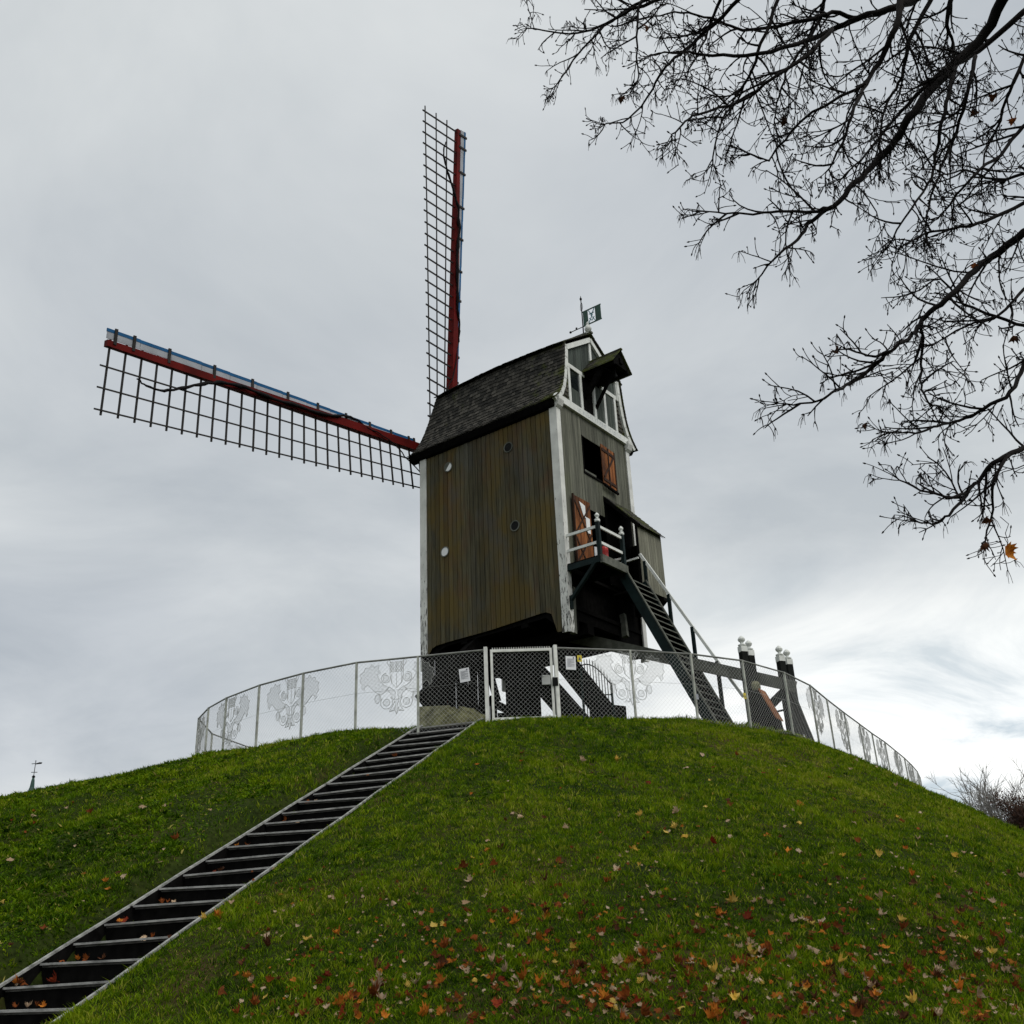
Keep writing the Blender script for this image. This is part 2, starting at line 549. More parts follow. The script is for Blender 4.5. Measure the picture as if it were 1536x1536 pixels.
gx, gy = axis(-22, 24, .17, -6000, 6000), axis(0, 54, .17, -3000, 9000)
GX, GY = np.meshgrid(gx, gy)
GZ = height(GX, GY)
me = bpy.data.meshes.new("grass_mound")
nxg, nyg = len(gx), len(gy)
me.vertices.add(nxg * nyg)
me.vertices.foreach_set("co", np.stack([GX, GY, GZ], -1).astype(np.float32).ravel())
ii = (np.arange(nyg - 1)[:, None] * nxg + np.arange(nxg - 1)[None, :]).ravel()
quads = np.stack([ii, ii + 1, ii + 1 + nxg, ii + nxg], -1).astype(np.int32)
me.loops.add(quads.size)
me.polygons.add(len(quads))
me.loops.foreach_set("vertex_index", quads.ravel())
me.polygons.foreach_set("loop_start", np.arange(0, quads.size, 4, dtype=np.int32))
me.polygons.foreach_set("use_smooth", np.ones(len(quads), bool))
me.update()
me.validate()
me.materials.append(M_GROUND)
mound = bpy.data.objects.new("grass_mound", me)
COL.objects.link(mound)
tag(mound, "steep green grass mound that carries the windmill", "mound", kind="structure")


def vnoise(x, y, seed):
    r = np.random.default_rng(seed)
    out = np.zeros_like(x)
    amp = 1.0
    for f in (1.0, 2.1, 4.3, 9.1):
        for _ in range(3):
            th = r.uniform(0, 2 * np.pi)
            ph = r.uniform(0, 2 * np.pi, 2)
            out += amp * np.sin(f * (x * np.cos(th) + y * np.sin(th)) + ph[0] + 1.3 * np.sin(f * .7 * (y * np.cos(th) - x * np.sin(th)) + ph[1]))
        amp *= .62
    return out / 4.2


def make_grass():
    """all blades of the lawn as one mesh of bent blades in tufts, plus broad weed leaves"""
    def sample(n):
        y = 6.0 + 20.5 * rng.random(n) ** 1.25
        x = (rng.random(n) * 2 - 1) * (3.2 + y * .62)
        return x, y
    nt = 118000
    xt, yt = sample(nt)
    per = rng.integers(6, 15, nt)
    idx = np.repeat(np.arange(nt), per)
    nT = len(idx)
    spread = (.02 + .028 * rng.random(nt))[idx]
    ox, oy = rng.standard_normal(nT) * spread, rng.standard_normal(nT) * spread
    xa, ya = xt[idx] + ox, yt[idx] + oy
    t_tint = (rng.standard_normal(nt) * .24)[idx]
    t_h = (.55 + 1.6 * rng.random(nt) ** 2.6)[idx]
    out = np.arctan2(oy, ox)
    n0 = 420000
    xb, yb = sample(n0)
    x2 = 8 + 14 * rng.random(60000)
    y2 = 14 + 34 * rng.random(60000)
    x3 = -10 - 12 * rng.random(60000)
    y3 = 12 + 22 * rng.random(60000)
    x, y = np.concatenate([xa, xb, x2, x3]), np.concatenate([ya, yb, y2, y3])
    nb = len(x) - nT
    t_tint = np.concatenate([t_tint, .10 * rng.standard_normal(nb) - .05])
    t_h = np.concatenate([t_h, .65 + .25 * rng.random(nb)])
    out = np.concatenate([out, rng.random(nb) * 2 * np.pi])
    d, nx, ny = fence_dist(x, y)
    s, c = stair_coords(x, y)
    keep = (d > -0.9) & (d < 14) & ~((c > 0.005 + .06 * vnoise(x * 3, y * 3, 9)) & (c < ST_WID - .005 - .06 * vnoise(x * 3, y * 3, 8)) & (s > K0 - .2) & (s < K1 + .9))
    dist = np.hypot(x, y)
    keep &= rng.random(len(x)) < np.clip(1.1 - (dist - 15) / 40, .35, 1)
    bare = vnoise(x * .75 + 11, y * .75 + 4, 21) - .04 * np.clip(x + 2, -4, 10) + .12 * vnoise(x * 5, y * 5, 22)
    keep &= ~((bare > .62) & (rng.random(len(x)) < .72))
    x, y, t_tint, t_h, out = x[keep], y[keep], t_tint[keep], t_h[keep], out[keep]
    n = len(x)
    z = height(x, y)
    big = vnoise(x * .55, y * .55, 1)
    med = vnoise(x * 2.4, y * 2.4, 2)
    broad = (vnoise(x * .6 + 3, y * .6, 5) - .07 * (x + 1) > .35) & (rng.random(n) < .42)
    dist = np.hypot(x, y)
    h = (.028 + .025 * rng.random(n)) * t_h * (1 + .35 * med) * np.where(broad, .75, 1)
    h = np.maximum(h, .018) * (1 + .015 * np.maximum(dist - 12, 0))
    w = (.0035 + .0026 * rng.random(n)) * (1 + .035 * np.maximum(dist - 9, 0)) * np.where(broad, 3.4, 1)
    th = rng.random(n) * 2 * np.pi
    lean = np.where(broad, 1.1, .3 + .8 * rng.random(n))
    la = out + .7 * rng.standard_normal(n)
    lx, ly = np.cos(la) * lean * h, np.sin(la) * lean * h - .12 * h
    cx, cy = np.cos(th) * w, np.sin(th) * w
    P = np.empty((n, 5, 3), np.float32)
    base = np.stack([x, y, z - .01], -1)
    cv = np.stack([cx, cy, 0 * x], -1)
    P[:, 0], P[:, 1] = base - cv, base + cv
    mid = base + np.stack([lx * .35, ly * .35, h * .62], -1)
    P[:, 2], P[:, 3] = mid + cv * .85, mid - cv * .85
    P[:, 4] = base + np.stack([lx, ly, h], -1)
    tint = .45 + .19 * big + .16 * med + t_tint + .07 * rng.standard_normal(n) + .012 * np.clip(x, -9, 7) + .04 * sstep(14, 20, dist)  # yellower rightward and lighter upslope: daylight painted into the blade tint
    tint = np.where(broad, tint * .8 + .02, tint)
    tint = np.clip(tint, 0, .90)
    tint = np.where(rng.random(n) < .022, .97, tint).astype(np.float32)
    me = bpy.data.meshes.new("grass")
    me.vertices.add(n * 5)
    me.vertices.foreach_set("co", P.ravel())
    o = (np.arange(n, dtype=np.int32) * 5)[:, None]
    loops = np.concatenate([o, o + 1, o + 2, o + 3, o + 3, o + 2, o + 4], 1)
    me.loops.add(n * 7)
    me.polygons.add(n * 2)
    me.loops.foreach_set("vertex_index", loops.ravel().astype(np.int32))
    st = (np.arange(n, dtype=np.int32) * 7)[:, None]
    me.polygons.foreach_set("loop_start", np.concatenate([st, st + 4], 1).ravel().astype(np.int32))
    me.update()
    a = me.attributes.new("tint", 'FLOAT_COLOR', 'POINT')
    t5 = np.repeat(tint, 5)
    a.data.foreach_set("color", np.stack([t5, t5, t5, np.ones_like(t5)], -1).ravel())
    me.materials.append(M_BLADE)
    g = bpy.data.objects.new("grass", me)
    COL.objects.link(g)
    tag(g, "short green lawn grass covering the whole slope of the mound", "grass", kind="stuff")


make_grass()

# ------------------------------------------------------------------ staircase up the mound
st_loc = ST0 + STD * K0
stairs = empty("staircase", (float(st_loc[0]), float(st_loc[1]), max(0.0, float(st_loc[2]))))
tag(stairs, "long flight of dark steps with grey edges climbing the mound to the gate", "staircase")
STOFF = tuple(stairs.location)
aX, cX = Vector((STA[0], STA[1], 0)), Vector((STC[0], STC[1], 0))


def stp(k, c, dz=0.0):
    p = ST0 + STD * k
    return Vector((p[0], p[1], p[2] + dz)) + cX * c


for k in range(K0, K1 + 1):
    mb = MB(STOFF)
    j = rnd.uniform(-.016, .016)
    mb.beam(stp(k, .05, -.018 + j) + aX * .02, stp(k, ST_WID - .05, -.018 - j) + aX * .02, .04, .024)
    mb.build("nosing", M_TREAD, stairs)
    mb = MB(STOFF)
    mb.beam(stp(k, .05, -.045 + j) + aX * (.042 + .225), stp(k, ST_WID - .05, -.045 - j) + aX * (.042 + .225), .45, .02)
    mb.build("tread", plain("step_tread_%d" % k, (0.10, 0.097, 0.09), .85, .2, .6, 7) if k == K0 else bpy.data.materials["step_tread_%d" % K0], stairs)
    mb = MB(STOFF)
    a = stp(k, .05, -.058 - .12) + aX * .06
    b = stp(k, ST_WID - .05, -.058 - .12) + aX * .06
    mb.beam(a, b, .03, .24)
    mb.build("riser", M_TAR_SHADE, stairs)
for c in (.025, ST_WID - .025):
    mb, mc = MB(STOFF), MB(STOFF)
    seg = 2
    for i in range(K0, K1, seg):
        j0, j1 = .012 * math.sin(i * 1.9 + c), .012 * math.sin((i + seg) * 1.9 + c)
        mb.beam(stp(i, c + j0, -.162), stp(i + seg, c + j1, -.162), .034, .30)
        mc.beam(stp(i, c + j0, .004), stp(i + seg, c + j1, .004), .036, .028)
    mb.beam(stp(K1, c, -.162), stp(K1 + .6, c, -.20), .034, .30)
    mc.beam(stp(K1, c, .004), stp(K1 + .6, c, -.03), .036, .028)
    kb = mb.build("kerb", M_TAR_SHADE, stairs)  # side board black below a lighter cap strip
    mc.build("kerb_cap", M_KERB, kb)

# ------------------------------------------------------------------ windmill frame: (v across the gable, u from gable to sails, z)
CX, CY, CZ = 1.536, 27.993, 17.47
UV = Vector((-.801785, .597613, 0))
VV = Vector((.597613, .801785, 0))
V0, U0, Z0 = 2.2, 2.9, 6.2
B, LN = 4.38, 5.79
mill_loc = Vector((CX, CY, 0)) + VV * V0 + UV * U0
mill = empty("windmill", (mill_loc.x, mill_loc.y, Z0), math.atan2(VV.y, VV.x))
tag(mill, "old wooden post windmill with red sail stocks and a mossy shingle roof", "windmill")
OFF = (V0, U0, Z0)


def MM():
    return MB(OFF)


def mill_world(v, u, z):
    p = Vector((CX, CY, 0)) + VV * v + UV * u
    return Vector((p.x, p.y, z))


# side walls: vertical boards whose lower edge follows the curved apron
def apron_z(u):
    pts = [(0, 9.95), (.45, 10.0), (.52, 10.4), (.65, 10.62), (.85, 10.7), (1.6, 10.66), (3.0, 10.59), (4.6, 10.58), (5.16, 10.56), (5.4, 10.48), (5.6, 10.2), (5.8, 10.1)]
    for (a, za), (b, zb) in zip(pts, pts[1:]):
        if a <= u <= b:
            return za + (zb - za) * (u - a) / (b - a)
    return 10.2


def boards(mb, along0, along1, w, fn, gap=.012):
    n = max(1, round((along1 - along0) / w))
    w = (along1 - along0) / n
    for i in range(n):
        fn(mb, along0 + i * w + gap / 2, along0 + (i + 1) * w - gap / 2)


for side, v_out in ((0, 0.0), (1, B)):
    mb = MM()
    sg = -1 if side == 0 else 1

    def one(mb, a, b, sg=sg, v_out=v_out):
        dv = rnd.uniform(0, .012)
        m_ = (a + b) / 2
        vo, vi = v_out + sg * dv, v_out - sg * .03
        zs = [(a, apron_z(a)), (b, apron_z(b)), (b, 17.66), (a, 17.66)]
        mb.prism(zs, 0, min(vo, vi), max(vo, vi))
    boards(mb, .06, LN - .06, .192, one, .02)
    mb.build("side_wall", M_WALL, mill)
    mb = MM()                                # tarred backing that closes the gaps
    n = 30
    poly = [(.06 + (LN - .12) * i / n, apron_z(.06 + (LN - .12) * i / n) + .03) for i in range(n + 1)] + [(LN - .06, 17.6), (.06, 17.6)]
    vi = v_out - sg * .035
    mb.prism(poly, 0, min(vi, vi - sg * .03), max(vi, vi - sg * .03))
    mb.build("wall_backing", M_TAR_SHADE, mill)

# floor and lower framing of the buck
mb = MM()
mb.box(.05, B - .05, .05, LN - .05, 10.72, 10.84)
for u in (.25, 1.7, 4.1, 5.5):
    mb.box(.1, B - .1, u - .13, u + .13, 10.42, 10.72)
for v in (1.25, B - 1.25):
    mb.box(v - .17, v + .17, .08, LN - .08, 10.1, 10.42)
mb.build("floor_beams", M_TAR_SHADE, mill)
mb = MM()
for v0, v1 in ((.03, .12), (B - .12, B - .03)):
    mb.prism([(.1, 9.95), (.5, 9.97), (.6, 10.3), (.9, 10.55), (2.9, 10.5), (4.8, 10.5), (5.2, 10.35), (5.6, 10.0), (5.7, 10.75), (.1, 10.8)], 0, v0 + .06 if v0 < 1 else v0 - .06, v1 + .05 if v0 < 1 else v1 - .05)
mb.build("apron", M_TAR_SHADE, mill)

# front wall (sail side)
mb = MM()
mb.box(.03, B - .03, LN - .06, LN - .01, 10.3, 17.66)
mb.build("front_wall", M_TAR_SHADE, mill)

# gable wall (stair side): boards with a window opening and a doorway
WIN = (1.42, 3.32, 15.58, 16.9)
DOOR = (1.5, 2.55, 12.05, 14.3)
mb = MM()


def gab(mb, a, b):
    dv = rnd.uniform(0, .01)
    m_ = (a + b) / 2
    spans = [(12.0, 17.62)]
    for o in (WIN, DOOR):
        if o[0] < m_ < o[1]:
            new = []
            for z0, z1 in spans:
                if z0 < o[2]:
                    new.append((z0, min(z1, o[2])))
                if z1 > o[3]:
                    new.append((max(z0, o[3]), z1))
            spans = new
    for z0, z1 in spans:
        if z1 - z0 > .06:
            mb.box(a, b, -.004 - dv, .03, z0, z1)


boards(mb, .2, B - .14, .165, gab, .009)
mb.build("gable_wall", M_GABLE, mill)
mb = MM()                                    # black shell painting in the dark behind the openings
mb.box(.1, B - .1, 1.2, 1.24, 10.9, 17.5)
mb.box(.1, B - .1, .06, 1.2, 11.86, 11.95)
mb.box(.1, B - .1, .06, 1.2, 14.75, 14.85)
mb.box(.1, B - .1, .06, 1.2, 17.42, 17.5)
mb.build("interior", M_TAR_SHADE, mill)
mb = MM()                                    # black boards put in for the dark open recess under the balcony
boards(mb, .3, B - .2, .2, lambda m, a, b: m.box(a, b, .34, .37, 10.4 + .25 * abs((a - 2.2) / 2), 11.86))
mb.prism([(.42, 10.0), (.62, 10.1), (.72, 11.2), (.60, 11.86), (.42, 11.86)], 1, .1, .3)
mb.prism([(3.3, 11.8), (3.2, 10.3), (3.55, 10.0), (4.2, 9.95), (4.32, 10.2), (4.32, 11.86)], 1, .1, .33)
mb.build("lower_gable_dark", M_TAR_SHADE, mill)
mb = MM()
mb.beam((.36, .12, 9.95), (.42, .12, 11.4), .13, .16, (0, 1, 0))
mb.build("corner_brace", M_GREYW, mill)
mb = MM()
mb.beam((2.95, -.1, 10.35), (3.15, .05, 11.15), .13, .18, (0, 1, 0))
mb.build("corner_brace", M_GREYW, mill)

# white corner posts
for v, u, z0, m in ((0, 0, 9.93, M_WORN), (0, LN, 9.85, M_WORN), (B, 0, 9.85, M_WHITE), (B, LN, 9.9, M_WHITE)):
    mb = MM()
    sv = -1 if v == 0 else 1
    su = -1 if u == 0 else 1
    a0, a1 = sorted((v + sv * .035, v - sv * .02))
    b0, b1 = sorted((u + su * .035, u - su * .24))
    mb.box(a0, a1, b0, b1, z0, 17.55)
    a0, a1 = sorted((v + sv * .034, v - sv * .19))
    b0, b1 = sorted((u + su * .04, u - su * .012))
    mb.box(a0, a1, b0, b1, z0 - .02, 17.55)
    if su < 0:                               # curled bracket at the head of the post
        a0, a1 = sorted((v + sv * .07, v - sv * .22))
        mb.prism([(-.02, 17.55), (-.05, 17.35), (-.13, 17.42), (-.2, 17.6), (-.2, 17.7), (-.02, 17.7)], 0, a0, a1)
    mb.build("corner_post", m, mill)

# portholes in the side wall
for u, z, light in ((1.94, 16.58, 0), (4.53, 16.72, 2), (1.81, 13.76, 0), (4.74, 13.67, 1)):
    mb = MM()
    ring, hole = [], []
    n = 18
    for i in range(n):
        t = 2 * math.pi * i / n
        ring.append((u + .185 * math.cos(t), z + .185 * math.sin(t)))
        hole.append((u + .15 * math.cos(t), z + .15 * math.sin(t)))
    vs = [(x, p, q) for x in (-.035, -.012) for pl in (ring, hole) for p, q in pl]
    fs = []
    for i in range(n):
        j = (i + 1) % n
        fs += [(i, j, n + j, n + i), (i, 2 * n + i, 2 * n + j, j), (n + i, n + j, 3 * n + j, 3 * n + i)]
    mb.add(vs, fs)
    po = mb.build("porthole", M_GREYW, mill)
    mb = MM()
    mb.prism(hole, 0, -.024, -.014)
    mb.build("porthole_disc", M_LITE if light else M_BLACK, po)  # black discs stand for the dark inside open holes
    if light == 2:
        mb = MM()
        mb.prism([(p, q) for p, q in hole if p + (q - z) * .8 > u - .02], 0, -.03, -.025)
        mb.build("shutter", M_GREYW, po)

# ---------------- roof: bell-shaped lower slopes, flat upper slopes, shingled
RC = 2.3
PROF = [(-.24, 17.58), (-.06, 17.74), (.12, 17.96), (.27, 18.25), (.38, 18.62), (.46, 19.05), (.52, 19.5), (.57, 19.98)]
UPP = [(.42, 19.96), (1.0, 20.36), (1.65, 20.80), (RC, 21.22)]


def bow(u, z):
    return .14 * math.sin(math.pi * max(0, min(1, (u + .2) / 6.2))) * max(0, min(1, (z - 17.9) / 1.6))


def front_u(z):
    return 6.28 - .75 * max(0, min(1, (z - 17.6) / 2.4))


def resample(prof, step):
    out, acc = [prof[0]], 0
    P = [Vector(p) for p in prof]
    L = [0]
    for a, b in zip(P, P[1:]):
        L.append(L[-1] + (b - a).length)
    n = max(2, round(L[-1] / step))
    res = []
    for i in range(n + 1):
        s = L[-1] * i / n
        for k in range(len(P) - 1):
            if s <= L[k + 1] + 1e-9:
                t = (s - L[k]) / (L[k + 1] - L[k])
                res.append(P[k].lerp(P[k + 1], t))
                break
    return res


def shingle_slope(prof, name, mirror):
    rows = resample(prof, .135)
    mb = MM()
    for r in range(len(rows) - 1):
        p, q = rows[r], rows[r + 1]
        t = (q - p).normalized()
        nrm = Vector((-t.y, t.x))
        q2 = q + t * .06
        u = -.16 - rnd.random() * .1
        ue = front_u(p.y)
        while u < ue:
            w = rnd.uniform(.10, .19)
            a, b = max(u, -.17), min(u + w - .006, ue)
            if b - a > .02:
                lift = rnd.uniform(.026, .04)
                jit = rnd.uniform(-.018, .012)
                o, i_ = p + t * jit + nrm * lift, q2 + nrm * .006
                oo, ii_ = p + t * jit + nrm * (lift - .02), q2 - nrm * .01
                vs = []
                for uu in (a, b):
                    for c in (o, i_, ii_, oo):
                        v = c.x if not mirror else 2 * RC - c.x
                        vs.append((v, uu, c.y + bow(uu, c.y)))
                fs = [(0, 1, 2, 3), (7, 6, 5, 4), (0, 4, 5, 1), (1, 5, 6, 2), (2, 6, 7, 3), (3, 7, 4, 0)]
                mb.add(vs, fs)
            u += w
    # sheathing under the shingles
    for r in range(len(rows) - 1):
        p, q = rows[r], rows[r + 1]
        n = 12
        for i in range(n):
            ua, ub = -.14 + (front_u(p.y) + .12) * i / n, -.14 + (front_u(p.y) + .12) * (i + 1) / n
            vs = []
            for uu in (ua, ub):
                for c in (p, q):
                    v = c.x if not mirror else 2 * RC - c.x
                    vs.append((v, uu, c.y + bow(uu, c.y) - .012))
            mb.add(vs, [(0, 1, 3, 2)])
    return mb.build(name, M_ROOF, roof)


roof = MM()
roof.beam((RC, -.2, 21.27), (RC, 2.6, 21.27 + .13), .16, .07)
roof.beam((RC, 2.6, 21.27 + .13), (RC, 5.5, 21.30), .16, .07)
roof = roof.build("roof", M_GREYW, mill)
for mir in (False, True):
    shingle_slope(PROF, "lower_slope", mir)
    shingle_slope(UPP, "upper_slope", mir)
mb = MM()                                    # dark boarded soffit along each eave
for mir in (0, 1):
    f = (lambda x: x) if not mir else (lambda x: 2 * RC - x)
    poly = [(f(-.24), 17.56), (f(-.12), 17.40), (f(.05), 17.34), (f(.05), 17.72), (f(-.06), 17.72)]
    mb.prism([(v, z) for v, z in poly], 1, .02, 6.2)
mb.build("eaves", M_TAR_SHADE, roof)
mb = MM()                                    # gable behind the sails
pf = [(v + .05, z) for v, z in PROF]
outline = pf + [(v + .05, z - .05) for v, z in UPP[1:]] + [(2 * RC - v - .05, z - .05) for v, z in UPP[1:-1][::-1]] + [(2 * RC - v, z) for v, z in pf[::-1]]
n = len(outline)
vs = [(v, front_u(z) - .25, z) for v, z in outline] + [(v, front_u(z) - .2, z) for v, z in outline]
mb.add(vs, [tuple(range(n)), tuple(range(2 * n - 1, n - 1, -1))] + [(i, (i + 1) % n, n + (i + 1) % n, n + i) for i in range(n)])
mb.build("front_gable", M_TAR_SHADE, roof)

# ---------------- upper gable: white frame, glazing, boards, shingled cheeks


def gv(v0, z0, v1, z1, w, u0, u1, mb):
    """board lying in the gable plane between two points"""
    p, q = Vector((v0, z0)), Vector((v1, z1))
    t = (q - p).normalized()
    nn = Vector((-t.y, t.x)) * (w / 2)
    poly = [p - nn, q - nn, q + nn, p + nn]
    mb.prism([(x.x, x.y) for x in poly], 1, u0, u1)


def gp(poly, axis_u0, axis_u1, mb):
    # polygon given as (v,z), extruded along u
    n = len(poly)
    vs = [(v, axis_u0, z) for v, z in poly] + [(v, axis_u1, z) for v, z in poly]
    fs = [tuple(range(n)), tuple(range(2 * n - 1, n - 1, -1))] + [(i, i + n, (i + 1) % n + n, (i + 1) % n) for i in range(n)]
    mb.add(vs, fs)


mb = MM()
gp([(.1, 17.7), (.3, 18.0), (.44, 18.5), (.55, 19.2), (.6, 19.9), (RC, 21.05), (2 * RC - .6, 19.9), (2 * RC - .55, 19.2), (2 * RC - .44, 18.5), (2 * RC - .3, 18.0), (2 * RC - .1, 17.7)], -.005, .03, mb)
ug = mb.build("upper_gable", M_TAR_SHADE, mill)
mb = MM()                                    # upright boards in the triangle
for i in range(22):
    a = .62 + i * .155
    b = a + .147
    top = min(20.95 - .0, 19.93 + (min(a, b) - .6) * .66, 19.93 + (2 * RC - .6 - max(a, b)) * .66)
    if top > 19.4:
        mb.box(a, b, -.022, -.006, 19.36, top)
mb.build("gable_boards", M_UPPER, ug)
for side in (0, 1):                           # shingled cheeks beside the outer studs
    mb = MM()
    for r in range(9):
        z = 17.86 + r * .165
        lo = .18 + min(.36, .2 * r * .5)
        a, b = lo + .05, .84
        if side:
            a, b = 2 * RC - b, 2 * RC - a
        vs = [(a, -.05, z), (b, -.05, z), (b, -.02, z + .18), (a, -.02, z + .18), (a, -.01, z), (b, -.01, z), (b, -.006, z + .18), (a, -.006, z + .18)]
        mb.add(vs, [(0, 1, 2, 3), (5, 4, 7, 6), (0, 4, 5, 1), (1, 5, 6, 2), (2, 6, 7, 3), (3, 7, 4, 0)])
    mb.build("shingled_cheek", M_ROOF, ug)
WCOL = [(.9, 1.46, 'g'), (2.42, 2.94, 'b'), (3.08, 3.60, 'b')]
for v0, v1, kind in WCOL:
    mb = MM()
    mb.box(v0, v1, -.03, -.008, 17.88, 19.25)
    w = mb.build("window", M_UPPER if kind == 'b' else M_GLASS, ug)
    mb = MM()
    if kind == 'g':
        mb.box(v0 + .06, v1 - .06, -.04, -.032, 17.9, 18.5)
        mb.build("lower_board", M_UPPER, w)
    else:
        for q in range(3):
            mb.box(v0 + .03 + q * .16, v0 + .03 + q * .16 + .145, -.045, -.034, 17.9, 19.2)
        mb.build("boards", M_UPPER, w)
mb = MM()
FR = (-.075, -.012)
gp([(-.2, 17.60), (4.8, 17.60), (4.62, 17.86), (-.02, 17.86)], -.11, .0, mb)                       # sill beam
gv(.75, 19.30, 1.78, 19.30, .15, *FR, mb)
gv(2.82, 19.30, 2 * RC - .75, 19.30, .15, *FR, mb)
for v in (.83, 1.53, 2.35, 3.01, 3.68):
    mb.box(v - .065, v + .065, -.07, -.012, 17.86, 19.23)
mb.box(RC - .06, RC + .06, -.07, -.012, 19.9, 20.95)
for f in ((lambda x: x), (lambda x: 2 * RC - x)):
    for (a, za), (b, zb) in zip(PROF, PROF[1:]):
        gv(f(a + .13), za - .01, f(b + .13), zb + .03, .17, -.12, -.02, mb)
    gv(f(.68), 19.90, f(RC), 20.99, .17, -.12, -.02, mb)
    gv(f(.70), 19.2, f(.76), 19.95, .14, -.10, -.02, mb)
mb.build("gable_frame", M_TRIM, ug)
# faded lettering band on the sill: weathered strokes, unreadable
mb = MM()
for i in range(26):
    v = 1.15 + i * .105
    if i in (2, 9, 17):
        continue
    hgt = .10 + .03 * ((i * 7) % 3)
    mb.box(v, v + .018, -.1115, -.109, 17.67, 17.67 + hgt)
    if i % 2:
        mb.box(v + .018, v + .065, -.1115, -.109, 17.67 + hgt - .02, 17.67 + hgt)
    if i % 3 == 0:
        mb.box(v + .018, v + .06, -.1115, -.109, 17.67, 17.69)
mb.build("worn_lettering", plain("faded_blue_lettering", (.36, .40, .44), .7, .2, .3, 20), ug)

# hoist canopy
mb = MM()
for s in (-1, 1):
    n = 7
    for i in range(n):
        for j in range(9):
            t0, t1 = i / n, (i + 1.25) / n
            va, vb = RC - .02 + s * (.02 + .60 * t0), RC - .02 + s * (.02 + .60 * min(t1, 1.02))
            za, zb = 20.06 - .66 * t0, 20.06 - .66 * min(t1, 1.02)
            u0_ = .02 - j * .145 - .01
            u1_ = u0_ - .14
            l = .02 + .01 * rnd.random()
            vs = [(va, u0_, za), (va, u1_, za), (vb, u1_, zb + l), (vb, u0_, zb + l), (va, u0_, za - .03), (va, u1_, za - .03), (vb, u1_, zb - .03), (vb, u0_, zb - .03)]
            mb.add(vs, [(0, 1, 2, 3), (7, 6, 5, 4), (0, 4, 5, 1), (1, 5, 6, 2), (2, 6, 7, 3), (3, 7, 4, 0)])
mb.beam((RC - .02, .02, 20.08), (RC - .02, -1.33, 20.08), .1, .06)
can = mb.build("hoist_canopy", M_ROOF, mill)
mb = MM()
gp([(RC - .55, 19.42), (RC + .51, 19.42), (RC - .02, 20.0)], -1.22, -1.18, mb)
gp([(RC - .55, 19.40), (RC + .51, 19.40), (RC - .02, 19.98)], -.12, -.08, mb)
for s in (-1, 1):
    mb.beam((RC - .02 + s * .44, -.02, 19.40), (RC - .02 + s * .44, -1.25, 19.40), .1, .14)
mb.beam((RC - .02, -.02, 19.62), (RC - .02, -1.28, 19.62), .16, .2)
mb.box(RC - .46, RC + .42, -.9, -.1, 19.30, 19.34)
mb.build("canopy_frame", M_TAR_SHADE, can)
mb = MM()
mb.beam((RC + .12, 0, 18.25), (RC - .05, -1.0, 19.42), .09, .09)
mb.beam((RC - .45, -.02, 18.5), (RC - .45, -.75, 19.4), .11, .2)
mb.build("brace", M_TAR_SHADE, can)
mb = MM()
mb.tube([(RC - .02, -1.0, 19.5), (RC - .02, -1.0, 19.2)], .02, 6)
mb.lathe((RC - .02, -1.0, 19.18), [(.01, -.1), (.05, -.07), (.06, 0), (.03, .05)], 8)
mb.build("hoist_hook", M_BLACK, can)
mb = MM()                                    # black panel painting in the dark of the hoist doorway
mb.box(1.62, 2.28, -.012, .02, 17.88, 19.4)
mb.build("hoist_doorway_dark", M_TAR_SHADE, ug)

# window opening with a folded-back shutter
mb = MM()
mb.box(WIN[0] - .05, WIN[1] + .05, -.045, .02, WIN[2] - .07, WIN[2])
mb.box(WIN[0] - .04, WIN[0], -.035, .02, WIN[2], WIN[3])
wn_ = mb.build("window_opening", M_TAR_SHADE, mill)
mb = MM()
mb.box(WIN[0] + .05, 2.35, .12, .15, WIN[2] + .1, WIN[2] + .22)
mb.build("inner_rail", M_GREYW, wn_)
mb = MM()
boards(mb, 2.42, 3.24, .2, lambda m, a, b: m.box(a, b, -.10, -.07, 15.52 - .12 * (a - 2.42), 16.95 - .06 * (a - 2.42)))
sh = mb.build("shutter", M_ORANGE, wn_)
mb = MM()
for z in (15.66, 16.76):
    gv(2.44, z, 3.22, z - .05, .10, -.125, -.102, mb)
gv(2.5, 15.75, 3.15, 16.65, .07, -.122, -.102, mb)
mb.box(2.80, 2.85, -.13, -.103, 15.5, 16.9)
mb.box(3.21, 3.26, -.12, -.07, 15.45, 16.9)
mb.build("batten", plain("dark_batten", (.035, .016, .009), .8, .2, .3, 8), sh)
mb = MM()
mb.beam((2.45, -.12, 15.44), (3.28, -.12, 15.36), .07, .07)
mb.lathe((2.72, -.15, 15.36), [(.02, -.05), (.05, 0), (.02, .06)], 8)
mb.build("shutter_rail", M_TAR_SHADE, sh)

# doorway and its orange plank door folded back on the wall
mb = MM()
boards(mb, .46, 1.42, .16, lambda m, a, b: m.box(a, b, -.12, -.09, 12.12, 14.42 - .0 * a))
door = mb.build("door", M_ORANGE, mill)
door["label"] = "weathered orange plank door with dark diagonal battens, folded open"
mb = MM()
for a in ((.5, 12.2, 1.38, 13.3), (.5, 13.15, 1.38, 14.3), (.52, 14.25, 1.36, 12.95), (.5, 13.0, 1.05, 12.2)):
    gv(*a, .055, -.142, -.122, mb)
mb.box(.44, .485, -.145, -.085, 12.1, 14.45)
mb.build("batten", bpy.data.materials["dark_batten"], door)
mb = MM()
gp([(.78, 14.28), (1.1, 14.22), (1.1, 13.8), (.98, 13.85)], -.135, -.123, mb)
mb.box(1.1, 1.32, -.135, -.123, 13.32, 13.84)
mb.build("window_pane", M_LITE, door)

